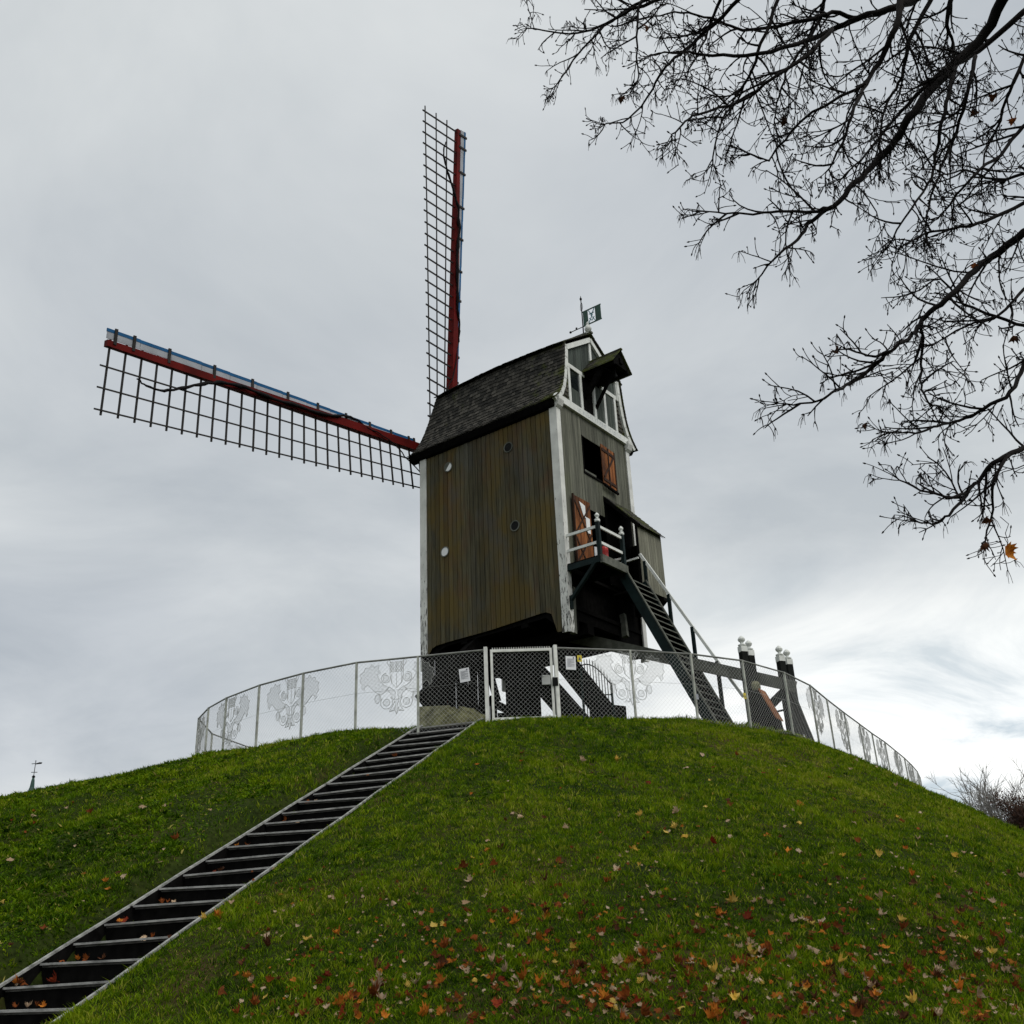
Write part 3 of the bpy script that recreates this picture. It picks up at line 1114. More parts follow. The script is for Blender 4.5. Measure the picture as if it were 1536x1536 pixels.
# ---------------- balcony
bal = MM()
for i in range(7):
    bal.box(.02, 1.36, -1.2 + i * .168, -1.2 + i * .168 + .158, 11.96, 12.0)
bal = bal.build("balcony", M_TAR_SHADE, mill)
mb = MM()
mb.box(.0, .12, -1.24, .0, 11.78, 11.955)
mb.box(1.26, 1.38, -1.24, .0, 11.78, 11.955)
mb.build("joist", M_GREEN, bal)
mb = MM()
mb.box(.0, 1.42, -1.3, -1.21, 11.74, 11.99)
mb.build("fascia", M_GREYW, bal)
mb = MM()
mb.beam((.06, -1.0, 11.8), (.06, -.04, 10.85), .09, .12, (1, 0, 0))
mb.box(.0, .12, -.1, -.0, 10.6, 11.0)
mb.build("bracket", M_GREEN, bal)
FIN = [(.055, 0), (.075, .02), (.04, .05), (.03, .07), (.065, .10), (.075, .14), (.05, .18), (.012, .22)]
for v, u, zb, ztop in ((.07, -1.17, 11.8, 13.05), (1.36, -1.2, 11.55, 13.0)):
    mb = MM()
    mb.box(v - .055, v + .055, u - .055, u + .055, zb, ztop)
    p_ = mb.build("railing_post", M_GREEN, bal)
    mb = MM()
    mb.box(v - .06, v + .06, u - .06, u + .06, ztop, ztop + .08)
    mb.lathe((v, u, ztop + .08), FIN, 10)
    mb.build("finial", M_TRIM, p_, True)
for z in (12.42, 12.92):
    mb = MM()
    mb.beam((.07, .03, z), (.07, -1.11, z), .05, .085)
    mb.build("handrail", M_TRIM, bal)
    mb = MM()
    mb.beam((.13, -1.17, z), (1.30, -1.2, z - .02), .05, .085)
    mb.build("handrail", M_TRIM, bal)
mb = MM()
mb.beam((1.36, -1.14, 12.25), (1.36, -.1, 12.3), .06, .07)
mb.build("handrail", M_TRIM, bal)
mb = MM()
mb.beam((2.42, -.1, 12.55), (2.42, -1.12, 12.58), .06, .06)
mb.build("cross_rail", M_TRIM, bal)

# ---------------- lean-to porch beside the doorway
PU, PV0, PV1 = -1.12, 2.5, 4.02
porch = MM()
boards(porch, PV0, PV1, .17, lambda m, a, b: m.box(a, b, PU - .01 * rnd.random(), PU + .03, 11.62, 13.78), .006)
porch = porch.build("porch", M_BAY, mill)
mb = MM()
mb.box(PV1 - .03, PV1 + .003, PU + .032, -.02, 11.62, 13.7)
mb.box(PV0 + .05, PV1 - .05, PU + .04, -.03, 11.62, 11.68)
mb.prism([(PU - .02, 11.62), (PU - .02, 11.5), (PU + .25, 11.28), (-.05, 11.2), (-.05, 11.6)], 0, PV1 - .25, PV1 - .035)
mb.box(PV0 - .03, PV0, PU - .02, PU + .06, 11.5, 13.8)
mb.box(2.46, 4.1, -.03, -.008, 12.0, 15.0)
mb.build("porch_shade_lining", M_TAR_SHADE, porch)  # black lining puts the shade inside the porch into the colour
mb = MM()
nr = 9
for i in range(nr):
    t0, t1 = i / nr, (i + 1.25) / nr
    v = 2.44
    while v < 4.12:
        w = rnd.uniform(.11, .19)
        b = min(v + w - .006, 4.12)
        u0_, u1_ = -.0 + (PU - .12) * (1 - t0), -.0 + (PU - .12) * (1 - min(t1, 1.0))
        z0_, z1_ = 13.70 + 1.37 * t0, 13.70 + 1.37 * min(t1, 1)
        l = .03 + .012 * rnd.random()
        vs = [(v, u0_, z0_ + l), (b, u0_, z0_ + l), (b, u1_, z1_ + .008), (v, u1_, z1_ + .008), (v, u0_, z0_), (b, u0_, z0_), (b, u1_, z1_ - .02), (v, u1_, z1_ - .02)]
        mb.add(vs, [(0, 1, 2, 3), (7, 6, 5, 4), (0, 4, 5, 1), (1, 5, 6, 2), (2, 6, 7, 3), (3, 7, 4, 0)])
        v += w
mb.build("porch_roof", M_ROOF, porch)
mb = MM()
mb.add([(2.46, PU - .1, 13.68), (4.08, PU - .1, 13.68), (4.08, -.01, 15.02), (2.46, -.01, 15.02)], [(3, 2, 1, 0)])
mb.beam((2.47, PU - .1, 13.67), (2.47, 0, 14.99), .06, .12)
mb.build("roof_shade_lining", M_TAR_SHADE, porch)  # black sheet stands for the shade under the porch roof

# ---------------- ladder stair from the balcony to the ground
def lad(t):
    return -1.2 - 2.62 * t, 11.62 - 5.5 * t


lo = MM()
lo.beam((1.34, *lad(-.02)), (1.34, *lad(1.0)), .07, .3, (0, -1, 1))
lo = lo.build("ladder", M_GREEN, mill)
mb = MM()
mb.beam((2.46, *lad(-.02)), (2.46, *lad(1.0)), .07, .3, (0, -1, 1))
mb.build("stringer", M_GREEN, lo)
for v in (1.34, 2.46):
    mb = MM()
    u_, z_ = lad(-.02)
    u2_, z2_ = lad(1.0)
    mb.beam((v, u_ - .145, z_ + .07), (v, u2_ - .145, z2_ + .07), .085, .03, (0, -1, 1))
    mb.build("stringer_cap", M_GREYW, lo)
for i in range(24):
    t = (i + .5) / 24
    u_, z_ = lad(t)
    mb = MM()
    mb.box(1.378, 2.422, u_ - .16, u_ + .05, z_ - .02, z_ + .02)
    tr = mb.build("tread", M_TAR_SHADE, lo)
    mb = MM()
    mb.box(1.378, 2.422, u_ - .175, u_ - .162, z_ - .012, z_ + .022)
    mb.build("tread_edge", M_GREYW, tr)
mb = MM()
mb.beam((1.40, lad(.0)[0] + .08, lad(.0)[1] - .1), (1.40, lad(1)[0] + .08, lad(1)[1] - .1), 1.0, .02, (0, -1, 1))
mb.v = [(x + .5, y, z) for x, y, z in mb.v]
mb.build("ladder_shade", M_TAR_SHADE, lo)  # black sheet behind the treads, added as the ladder's shade
mb = MM()
mb.beam((2.5, -1.14, 12.72), (2.5, -3.95, 7.72), .07, .08, (0, -1, 1))
mb.build("handrail", M_TRIM, lo)
for t in (.03, .30, .55, .80):
    u_, z_ = lad(t)
    mb = MM()
    zz = 12.72 + (u_ + 1.14) / (-2.81) * (-5.0) * -1 * -1
    mb.box(2.46, 2.53, u_ - .05, u_ + .05, z_ - .1, 12.72 - 5.0 * ((-1.14 - u_) / 2.81) - .03)
    mb.build("baluster", M_GREEN, lo)

# ---------------- tail pole with strut
tp = MM()
tp.beam((2.23, 2.6, 11.0), (2.23, -5.55, 7.68), .30, .36, (0, 0, 1), .26, .30)
tp = tp.build("tail_pole", M_GREYW, mill)
mb = MM()
mb.beam((2.23, -3.4, 6.35), (2.23, -5.5, 7.75), .14, .2)
mb.build("strut", M_GREEN, tp)
mb = MM()
mb.beam((3.25, -5.5, 5.9), (2.45, -5.35, 7.6), .12, .18)
mb.build("prop", M_TAR_SHADE, tp)

# ---------------- sails
TAU, PHI = 0.149, 0.1143
HUB = Vector((2.2, 6.4, 18.52))
e2 = Vector((0, -math.sin(TAU), math.cos(TAU)))
e1 = Vector((-1, 0, 0))
LF = e1 * math.cos(PHI) - e2 * math.sin(PHI)
UPD = e2 * math.cos(PHI) + e1 * math.sin(PHI)
WN = Vector((0, -math.cos(TAU), -math.sin(TAU)))
shaft = MM()
shaft.beam(HUB - WN * .55, HUB + WN * 3.4, .62, .62)
shaft = shaft.build("windshaft", M_TAR_SHADE, mill)
RS = 13.85


def sail(ax, tr, order, RS=RS):
    d0 = WN * (.14 * order)
    st = MM()
    st.beam(HUB + d0 + ax * .0, HUB + d0 + ax * RS, .31, .36, WN, .18, .17)
    st = st.build("sail", M_RED, mill)

    def tw(s):
        return math.radians(13 - 16 * (s / RS) ** 1.0)

    def pt(s, x, dz=0.0):
        t = tw(s)
        return HUB + d0 + ax * s + (tr * math.cos(t) + WN * math.sin(t)) * x + WN * dz

    nb = 27
    mb = MM()
    for i in range(nb):
        s = 1.15 + (RS - .12 - 1.15) * i / (nb - 1)
        wd = 1.60 + .33 * s / RS
        mb.beam(pt(s, -.22), pt(s, wd + .04 + .04 * rnd.random()), .05, .042, WN)
    for f in (.34, .655, .97):
        for i in range(14):
            s0, s1 = 1.0 + (RS - .9) * i / 14, 1.0 + (RS - .9) * (i + 1) / 14
            w0, w1 = (1.60 + .33 * s0 / RS) * f, (1.60 + .33 * s1 / RS) * f
            mb.beam(pt(s0, w0, .035), pt(s1, w1, .035), .042, .03, WN)
    mb.build("lattice", M_LATH, st)

    def lead(s):
        return .17 + .14 * (s / RS)
    mb = MM()
    n = 12
    s_a = 1.9
    for i in range(n):
        s0, s1 = s_a + (RS + .05 - s_a) * i / n, s_a + (RS + .05 - s_a) * (i + 1) / n - .012
        a0, a1 = .12, lead((s0 + s1) / 2)
        vs = [pt(s, -a, dz) for dz in (.05, .075) for s, a in ((s0, a0), (s1, a0), (s1, a1), (s0, a1))]
        mb.add(vs, [(3, 2, 1, 0), (4, 5, 6, 7), (0, 1, 5, 4), (1, 2, 6, 5), (2, 3, 7, 6), (3, 0, 4, 7)])
    lb = mb.build("leading_board", M_PALE, st)
    mb = MM()
    for i in range(n):
        s0, s1 = s_a + (RS + .05 - s_a) * i / n, s_a + (RS + .05 - s_a) * (i + 1) / n
        mb.beam(pt(s0, -lead(s0) - .055, .06), pt(s1, -lead(s1) - .045, .06), .095, .04, WN)
    mb.build("leading_board_edge", M_BLUE, st)
    for f in (.985, .945, .865, .755, .655, .555, .465, .375, .295, .22, .155, .135):
        s = RS * f
        mb = MM()
        mb.beam(pt(s, .0, .09), pt(s, -lead(s) - .14, .09), .085, .04, WN)
        mb.build("board_bracket", M_LATH, st)
    # furled cloth lying along the stock, with its ropes
    mb = MM()
    path = [(RS * .93, .75, .10), (RS * .91, .88, .10), (RS * .87, .86, .1), (RS * .83, .62, .12), (RS * .78, .28, .16), (RS * .74, .08, .2), (RS * .68, .0, .2), (RS * .6, .05, .2), (RS * .5, .02, .2),
            (RS * .43, -.03, .2), (RS * .39, -.22, .16), (RS * .34, -.25, .12), (RS * .32, -.12, .14), (RS * .27, .02, .2), (RS * .22, .2, .18), (RS * .18, .55, .12), (RS * .13, .95, .1), (RS * .09, 1.45, .09)]
    pts = [pt(*p) for p in path]
    dense = []
    for a, b in zip(pts, pts[1:]):
        for q in range(4):
            dense.append(a.lerp(b, q / 4) + Vector((rnd.uniform(-.02, .02), rnd.uniform(-.02, .02), rnd.uniform(-.02, .02))))
    m_ = len(dense)
    rad = [.022 + .05 * math.sin(math.pi * min(1, i / (m_ * .75))) * (.7 + .3 * math.sin(i * 1.7)) for i in range(m_)]
    mb.tube(dense, [max(.016, r) for r in rad], 6)
    mb.build("furled_cloth", M_CLOTH, st, True)
    return st


sail(UPD, LF, 0.5)
sail(LF, -UPD, -0.5)
sail(-UPD, -LF, 0.5)
sail(-LF, UPD, -0.5, 12.9)

# ---------------- trestle: post, quarter bars, cross trees, piers (axes along world x / y)
mw = mill.matrix_basis.inverted()


def LM(x, y, z):
    """world point -> mill object space, returned in builder coordinates (offset re-added)"""
    q = Matrix.Rotation(-mill.rotation_euler.z, 4, 'Z') @ Vector((x - mill.location.x, y - mill.location.y, z - Z0))
    return Vector((q.x + V0, q.y + U0, q.z + Z0))


tx, ty = mill.location.x - .43, mill.location.y
ts = MM()
ts.beam(LM(tx, ty, 6.8), LM(tx, ty, 12.0), .84, .84, (.87, -.5, 0))
ts = ts.build("main_post", M_TAR_SHADE, mill)
ARMS = [(math.cos(math.radians(q)), math.sin(math.radians(q))) for q in (-45, 35, 98, 215)]
QBAR = [((3.0, 6.85), (.2, 9.95), .56), ((3.6, 8.4), (1.0, 11.0), .52), ((3.0, 7.2), (.2, 10.2), .5), ((3.6, 8.4), (1.0, 11.0), .52)]
for (dx, dy), ((r0_, z0_), (r1_, z1_), th_) in zip(ARMS, QBAR):
    mb = MM()
    mb.beam(LM(tx + dx * r0_, ty + dy * r0_, z0_), LM(tx + dx * r1_, ty + dy * r1_, z1_), .5, th_)
    mb.build("quarter_bar", M_TAR_SHADE, mill)
for (dx, dy), zc_, r_ in ((ARMS[0], 6.75, 3.3), (ARMS[1], 8.55, 4.0)):
    mb = MM()
    if r_ < 3.5:
        mb.beam(LM(tx - dx * r_, ty - dy * r_, zc_), LM(tx + dx * r_, ty + dy * r_, zc_), .5, .5)
    else:
        mb.beam(LM(tx + dx * 2.9, ty + dy * 2.9, zc_), LM(tx + dx * r_, ty + dy * r_, zc_), .6, .66)
    mb.build("cross_tree", M_TAR_SHADE, mill)
# black boards added to fill the dark mass left under the mill, with gaps
mb = MM()
for x0, x1, zb, zt in ((-3.02, -2.63, 6.6, 10.1), (-2.62, -2.25, 6.6, 10.2), (-2.24, -1.98, 6.6, 9.28), (-2.24, -1.98, 9.62, 10.2), (-1.97, -1.6, 6.6, 10.2), (-1.59, -1.30, 6.6, 10.2), (-1.29, -.95, 6.6, 10.2), (-.94, -.72, 6.6, 8.75), (-.71, -.3, 6.6, 8.2)):
    p, q = LM((x0 + x1) / 2, 30.6, zb), LM((x0 + x1) / 2, 30.6, zt)
    mb.beam(p, q, x1 - x0, .05, (VV.y * -1, VV.x, 0) if False else LM(tx, ty - 1, 0) - LM(tx, ty, 0))
for p_, q_ in (((-1.05, 8.62), (-.3, 8.22)), ((-.98, 9.75), (-.70, 8.55))):
    mb.beam(LM(p_[0], 30.55, p_[1]), LM(q_[0], 30.55, q_[1]), .06, .24)
mb.build("dark_mass_boards", M_TAR_SHADE, mill)
for (dx, dy), zt, lab in zip(ARMS, (6.48, 8.2, 6.48, 8.2), ("dark brick pier under the mill, nearest the white gate", "squat dark pier carrying the right end of the mill's cross beam",
                                                      "brick pier under the far end of the mill trestle", "mossy brick pier under the mill, left behind the fence")):
    px_, py_ = tx + dx * (3.2 if zt > 7 else 2.75), ty + dy * (3.2 if zt > 7 else 2.75)
    mb = MB((px_, py_, 6.0))
    w = .45
    for i in range(9):
        z0 = 5.7 + (zt - 5.7) * i / 9
        z1 = 5.7 + (zt - 5.7) * (i + 1) / 9 - .008
        k = .05 * (1 - i / 9)
        mb.box(px_ - w - k, px_ + w + k, py_ - w - k, py_ + w + k, z0, z1)
    p = mb.build("brick_pier", M_BRICK)
    p.location = (px_, py_, 6.0)
    tag(p, lab, "pier", "brick piers under the mill")
HX, HY = -1.55, 25.0
mb = MB((HX, HY, 6.2))
mb.lathe((HX, HY, 5.9), [(.98, 0), (.95, .4), (.86, .8), (.66, 1.02), (.42, 1.17), (.12, 1.24)], 22)
hp = mb.build("stone_heap", plain("lichen_stone", (.085, .085, .045), .95, .05, .85, 3.0, bump=1.0), None, True)
hp.location = (HX, HY, 6.2)
for v in hp.data.vertices:
    v.co += Vector((rnd.uniform(-.07, .07), rnd.uniform(-.07, .07), rnd.uniform(-.08, .05)))
tag(hp, "low mossy heap of stone and earth behind the fence at the stair head", "stone heap")

# ---------------- finial and weather vane on the ridge
mb = MM()
mb.lathe((RC, -.06, 21.25), [(.09, 0), (.10, .03), (.05, .06), (.045, .09), (.11, .14), (.13, .21), (.11, .28), (.065, .36), (.04, .39), (.065, .42), (.035, .48), (.01, .52)], 12)
mb.build("ridge_finial", M_TRIM, mill, True)
class VM(MB):
    """vane builder: shrinks everything about its foot on the ridge"""

    def __init__(s):
        super().__init__(OFF)

    def build(s, *a, **k):
        s.v = [(RC + (x - RC) * .82, .14 + (y - .55) * .82, 21.2 + (z - 21.2) * .84) for x, y, z in s.v]
        return super().build(*a, **k)


vb = VM()
vb.tube([(RC, .55, 21.2), (RC, .55, 23.1)], [.03, .022], 7)
vb.lathe((RC, .55, 23.05), [(.012, 0), (.05, .04), (.055, .09), (.02, .15), (.008, .24)], 8)
for s in (-1, 1):
    vb.tube([(RC, .55, 22.98), (RC + s * .05, .55 + s * .08, 22.8), (RC + s * .06, .55 + s * .1, 22.65), (RC, .55, 22.5)], .011, 5)
vane = vb.build("weather_vane", M_BLACK, mill)
mb = VM()
mb.box(RC - .012, RC + .012, -.08, .52, 21.72, 22.44)
mb.v = []
mb.f = []
for u0_, u1_ in ((.26, .5), (-.4, -.12)):
    mb.box(RC - .012, RC + .012, u0_, u1_, 21.72, 22.44)
for z0_, z1_ in ((21.70, 21.75), (22.41, 22.46)):
    mb.box(RC - .015, RC + .015, -.42, .52, z0_, z1_)
mb.build("vane_flag", M_VGREEN, vane)
mb = VM()
zc_ = 22.08
for a in ((.24, 21.76, .02, 22.14), (-.1, 21.76, .12, 22.14), (.22, 22.4, .07, 22.12), (-.08, 22.4, .07, 22.12), (.2, 22.2, -.06, 22.2), (.2, 22.0, .07, 21.84), (-.06, 22.0, .07, 21.84)):
    mb.beam((RC, a[0], a[1]), (RC, a[2], a[3]), .035, .02, (1, 0, 0))
mb.build("vane_emblem", plain("vane_pale_blue", (.10, .24, .28), .5, .4, .2, 6), vane)
mb = VM()
mb.tube([(RC, .55, 21.72), (RC, 1.2, 21.72)], .02, 6)
mb.lathe((RC, 1.2, 21.66), [(.01, 0), (.055, .04), (.055, .08), (.01, .12)], 8)
mb.box(RC - .02, RC + .02, .85, .92, 21.72, 21.82)
mb.build("counterweight", M_BLACK, vane)

# red canister and white sign on the balcony
c_ = mill_world(.72, -.95, 12.0)
mb = MB()
mb.lathe((0, 0, 0), [(.10, 0), (.105, .02), (.105, .44), (.09, .50), (.04, .53), (.035, .58)], 12)
mb.box(-.02, .09, -.015, .015, .56, .6)
ex = mb.build("canister", M_REDBOX)
ex.location = c_
tag(ex, "red canister standing on the mill balcony behind the railing", "canister")
c_ = mill_world(.42, -.9, 12.0)
mb = MB()
mb.beam((0, -.11, .02), (0, .11, .02), .1, .04)
mb.box(-.012, .012, -.12, .12, .04, .42)
sg_ = mb.build("sign", M_PAPER)
sg_.location = c_
sg_.rotation_euler = (0, 0, mill.rotation_euler.z + math.radians(60))
tag(sg_, "small white sign standing on the mill balcony beside the orange door", "sign")

# ------------------------------------------------------------------ perimeter fence
FP = [Vector((x, y, 0)) for x, y in FENCE]
NF = len(FP)
fb = [hz(p.x, p.y) for p in FP]
fence = empty("chain_link_fence", (FP[9].x, FP[9].y, fb[9]))
tag(fence, "galvanised chain link fence with woven wheat-ear ornaments ringing the mound top", "fence")
FO = tuple(fence.location)
GATE = 7                                      # bay 7 -> 8 is the gate


def ftop(i):
    z = FTOP
    if 35 <= i <= 38:
        z = fb[i] + 1.5
    return z


for i in range(NF):
    p = FP[i]
    mb = MB(FO)
    big = i in (GATE, GATE + 1)
    w = .075 if big else .045
    d = (FP[(i + 1) % NF] - FP[i - 1]).normalized()
    nrm = Vector((-d.y, d.x, 0))
    top = ftop(i) + (.06 if big else .015)
    mb.beam((p.x, p.y, fb[i] - .3), (p.x, p.y, top), w * (1.5 if big else 1), w, d)
    mb.build("post", M_GATE if big else M_POST, fence)
for i in range(NF):
    if i == GATE:
        continue
    a, b = FP[i], FP[(i + 1) % NF]
    j = (i + 1) % NF
    mb = MB(FO)
    mb.tube([(a.x, a.y, ftop(i)), (b.x, b.y, ftop(j))], .022, 6)
    mb.build("top_rail", M_RAIL, fence)
    # diamond mesh
    W = (b - a).length
    H = max(ftop(i) - fb[i], ftop(j) - fb[j]) + .06
    sp = .072 if (a.y + b.y) / 2 < 33 else .09
    mb = MB(FO)
    nrm = Vector((-(b - a).y, (b - a).x, 0)).normalized()

    def at(s, h, off=0.0):
        t = s / W
        q = a.lerp(b, t)
        return Vector((q.x, q.y, ftop(i) * (1 - t) + ftop(j) * t - h)) + nrm * off
    pitch = sp * 1.414
    k = -H
    while k < W:
        for sgn in (1, -1):
            # line s = k + h (or mirrored), clip s to 0..W
            h0, h1 = max(0, -k), min(H, W - k)
            if h1 - h0 > .02:
                s0, s1 = k + h0, k + h1
                if sgn < 0:
                    s0, s1 = W - s0, W - s1
                mb.tube([at(s0, h0, .003 * sgn), at(s1, h1, .003 * sgn)], .0020, 3, False)
        k += pitch
    mb.build("wire_mesh", M_GALV, fence)
mb = MB(FO)                                   # tension wires
for i in range(NF):
    if i == GATE:
        continue
    a, b = FP[i], FP[(i + 1) % NF]
    for h in (.72,):
        mb.tube([(a.x, a.y, ftop(i) - h), (b.x, b.y, ftop((i + 1) % NF) - h)], .003, 3, False)
mb.build("tension_wire", M_GALV, fence)

# ornaments woven into the fence
segl = [(FP[(i + 1) % NF] - FP[i]).length for i in range(NF)]
cum = np.concatenate([[0], np.cumsum(segl)])


def fence_pt(s, h, off=0.012):
    s = s % cum[-1]
    i = int(np.searchsorted(cum, s, side='right') - 1)
    i = min(i, NF - 1)
    t = (s - cum[i]) / segl[i]
    a, b = FP[i], FP[(i + 1) % NF]
    q = a.lerp(b, t)
    n = Vector((b.y - a.y, -(b.x - a.x), 0)).normalized()
    z = ftop(i) * (1 - t) + ftop((i + 1) % NF) * t
    return Vector((q.x, q.y, z - h)) + n * off


def circ(x, y, rx, ry=None, n=14, a0=0.0, a1=2 * math.pi):
    ry = ry or rx
    return [(x + rx * math.cos(a0 + (a1 - a0) * i / n), y + ry * math.sin(a0 + (a1 - a0) * i / n)) for i in range(n + (0 if a1 - a0 > 6.28 else 1))]


HALF_FILL = [
    [(-.20, .62), (-.30, .68), (-.42, .62), (-.56, .48), (-.61, .50), (-.63, .58), (-.68, .53), (-.67, .46), (-.72, .40), (-.69, .33), (-.72, .26), (-.64, .22), (-.62, .14), (-.54, .15), (-.49, .08), (-.43, .14),
     (-.34, .11), (-.36, .19), (-.31, .25), (-.38, .30), (-.33, .40), (-.24, .50), (-.15, .55)],
    circ(-.21, .37, .055, .06), circ(-.37, .75, .05, .085), circ(-.19, .83, .065),
    [(-.14, .54), (-.06, .60), (-.02, .64), (-.035, .78), (-.085, .76), (-.12, .66), (-.20, .60)],
]
HALF_LINE = [circ(-.21, .37, .085, .09, 14, -.4, 4.8), circ(-.19, .83, .115, .12, 16, -.9, 3.9), [(-.30, .80), (-.31, .70), (-.34, .66)],
             [(-.04, .82), (-.07, .90), (-.12, .97), (-.06, .98), (-.05, .92), (-.02, 1.0), (0, 1.06)], [(-.12, .97), (-.14, 1.0), (-.04, .99)]]
EARS = []
for ex_ in (-.095, 0, .095):
    for r in range(3):
        EARS.append(circ(ex_ - .02, .10 + r * .07, .017, .03, 8))
        EARS.append(circ(ex_ + .02, .10 + r * .07, .017, .03, 8))
    EARS.append([(ex_, .29), (ex_, .47 + .08 * (ex_ == 0))])
EARS += [[(-.13, .05), (-.13, .30), (-.10, .47), (0, .57), (.10, .47), (.13, .30), (.13, .05)], [(-.13, .05), (-.17, .02), (-.19, .08), (-.14, .16)], [(.13, .05), (.17, .02), (.19, .08), (.14, .16)]]
CFILL = [[(-.06, .78), (.06, .78), (.02, .86), (.03, .98), (0, 1.06), (-.03, .98), (-.02, .86)]]


def hatch(poly, step):
    """horizontal and vertical scan lines clipped to a polygon"""
    segs = []
    P = np.array(poly)
    for axis_ in (0, 1):
        lo, hi = P[:, 1 - axis_].min(), P[:, 1 - axis_].max()
        c = lo + step * .5
        while c < hi:
            xs = []
            for a, b in zip(P, np.roll(P, -1, 0)):
                p, q = a[1 - axis_], b[1 - axis_]
                if (p > c) != (q > c):
                    xs.append(a[axis_] + (b[axis_] - a[axis_]) * (c - p) / (q - p))
            xs.sort()
            for x0, x1 in zip(xs[::2], xs[1::2]):
                segs.append(((x0, c), (x1, c)) if axis_ == 0 else ((c, x0), (c, x1)))
            c += step
    return segs


OS = 1.22


def ornament(s0):
    mb = MB(FO)

    def put(path, r, closed=False):
        pp = [fence_pt(s0 + x * OS, max(.02, y * OS - .02)) for x, y in path]
        if closed:
            pp.append(pp[0])
        mb.tube(pp, r, 4, False)
    fills, lines = [], []
    for s in (1, -1):
        fills += [[(s * x, y) for x, y in p] for p in HALF_FILL]
        lines += [[(s * x, y) for x, y in p] for p in HALF_LINE]
    for p in fills + CFILL:
        put(p, .0055, True)
        for a, b in hatch(p, .027):
            put([a, b], .0021)
    for p in lines:
        put(p, .0075)
    for p in EARS:
        put(p, .0065, len(p) == 8 and p[0][0] != p[-1][0])
    mb.build("ornament", M_GALV, fence)


for seg, fr in ((0, .15), (2, .2), (3, .76), (5, .66), (8, .97), (13, .2), (14, .75), (16, .2), (17, .6), (19, .1), (20, .6), (22, .1), (40, .2)):
    ornament(cum[seg] + segl[seg] * fr)

# gate
ga, gb = FP[GATE], FP[GATE + 1]
gd = (gb - ga).normalized()
g_in0, g_in1 = ga + gd * .13, gb - gd * .10
gz0 = min(fb[GATE], fb[GATE + 1]) + .02
gate = empty("gate", (g_in0.x, g_in0.y, gz0))
tag(gate, "white framed chain link gate with toothed top bar at the head of the steps", "gate")
GO = tuple(gate.location)
mb = MB(GO)
for p in (g_in0, g_in1):
    mb.beam((p.x, p.y, gz0), (p.x, p.y, FTOP - .0), .055, .055, gd)
mb.beam((g_in0.x, g_in0.y, FTOP - .03), (g_in1.x, g_in1.y, FTOP - .03), .05, .06)
mb.beam((g_in0.x, g_in0.y, gz0 + .05), (g_in1.x, g_in1.y, gz0 + .05), .05, .06)
gw = (g_in1 - g_in0).length
for i in range(25):
    q = g_in0.lerp(g_in1, (i + .5) / 25)
    mb.beam((q.x, q.y, FTOP), (q.x, q.y, FTOP + .045), .018, .012, gd, .006)
mb.build("gate_frame", M_GATE, gate)
mb = MB(GO)
H = FTOP - gz0 - .06
k = -H
while k < gw:
    for sgn in (1, -1):
        h0, h1 = max(0, -k), min(H, gw - k)
        if h1 - h0 > .02:
            s0, s1 = k + h0, k + h1
            if sgn < 0:
                s0, s1 = gw - s0, gw - s1
            q0, q1 = g_in0 + gd * s0, g_in0 + gd * s1
            mb.tube([(q0.x, q0.y, FTOP - .05 - h0), (q1.x, q1.y, FTOP - .05 - h1)], .0020, 3, False)
    k += .1018
mb.build("wire_mesh", M_GALV, gate)
q = g_in1 - gd * .14
mb = MB(GO)
mb.beam((q.x - .09, q.y - .03, 7.0), (q.x + .1, q.y - .03, 7.0), .05, .2)
mb.tube([(q.x - .07, q.y - .06, 7.08), (q.x - .07, q.y - .12, 7.08), (q.x + .08, q.y - .12, 7.08)], .014, 6)
mb.build("lock_case", M_GALV, gate)
q = gb - gd * .035
mb = MB(GO)
mb.box(q.x - .06, q.x + .06, q.y - .07, q.y - .04, 6.86, 7.05)
mb.build("strike_plate", M_BLACK, gate)


# notices and warning signs on the fence
def notice(i, fr, zt, w, h, mat, label, cat, name, tilt=0.0, lines=0, group=None):
    a, b = FP[i], FP[i + 1]
    q = a.lerp(b, fr)
    d = (b - a).normalized()
    n = Vector((d.y, -d.x, 0))
    if n.y > 0:
        n = -n
    o = empty(name, (q.x + n.x * .03, q.y + n.y * .03, zt - h))
    o.rotation_euler = (0, tilt, math.atan2(d.y, d.x))
    mb = MB()
    mb.box(-w / 2, w / 2, -.004, .004, 0, h)
    mb.build("sheet", mat, o)
    mb = MB()
    if lines:
        for k in range(lines):
            z = h * (.80 - .62 * k / lines)
            mb.box(-w * .36, w * (.36 if k % 4 != 3 else .05), -.0062, -.0045, z - h * .007, z + h * .007)
        mb.box(w * .22, w * .36, -.0062, -.0045, h * .84, h * .93)
    else:
        mb.prism([(-w * .3, h * .25), (w * .3, h * .25), (0, h * .78)], 1, -.0062, -.0045)
    mb.build("print", M_INK, o)
    tag(o, label, cat, group)


notice(6, .70, 7.36, .235, .31, M_PAPER, "white printed notice on the fence left of the gate, hung slightly crooked", "notice", "notice", math.radians(-6), 13)
notice(8, .19, 7.55, .235, .31, M_PAPER, "white printed notice on the fence just right of the gate, beside a yellow sign", "notice", "notice", math.radians(1), 13)
notice(8, .31, 7.58, .105, .15, M_YELLOW, "small yellow warning sign beside the white notice right of the gate", "warning sign", "warning_sign", 0)
notice(11, -.08 + .01, 6.92, .11, .14, M_YELLOW, "small yellow warning sign low on the fence by the paired anchor posts", "warning sign", "warning_sign", 0)
notice(10, -.0 + .02, 6.78, .07, .12, M_PALE, "small pale tag fixed to the fence post in front of the ladder", "tag", "tag", 0, 3)

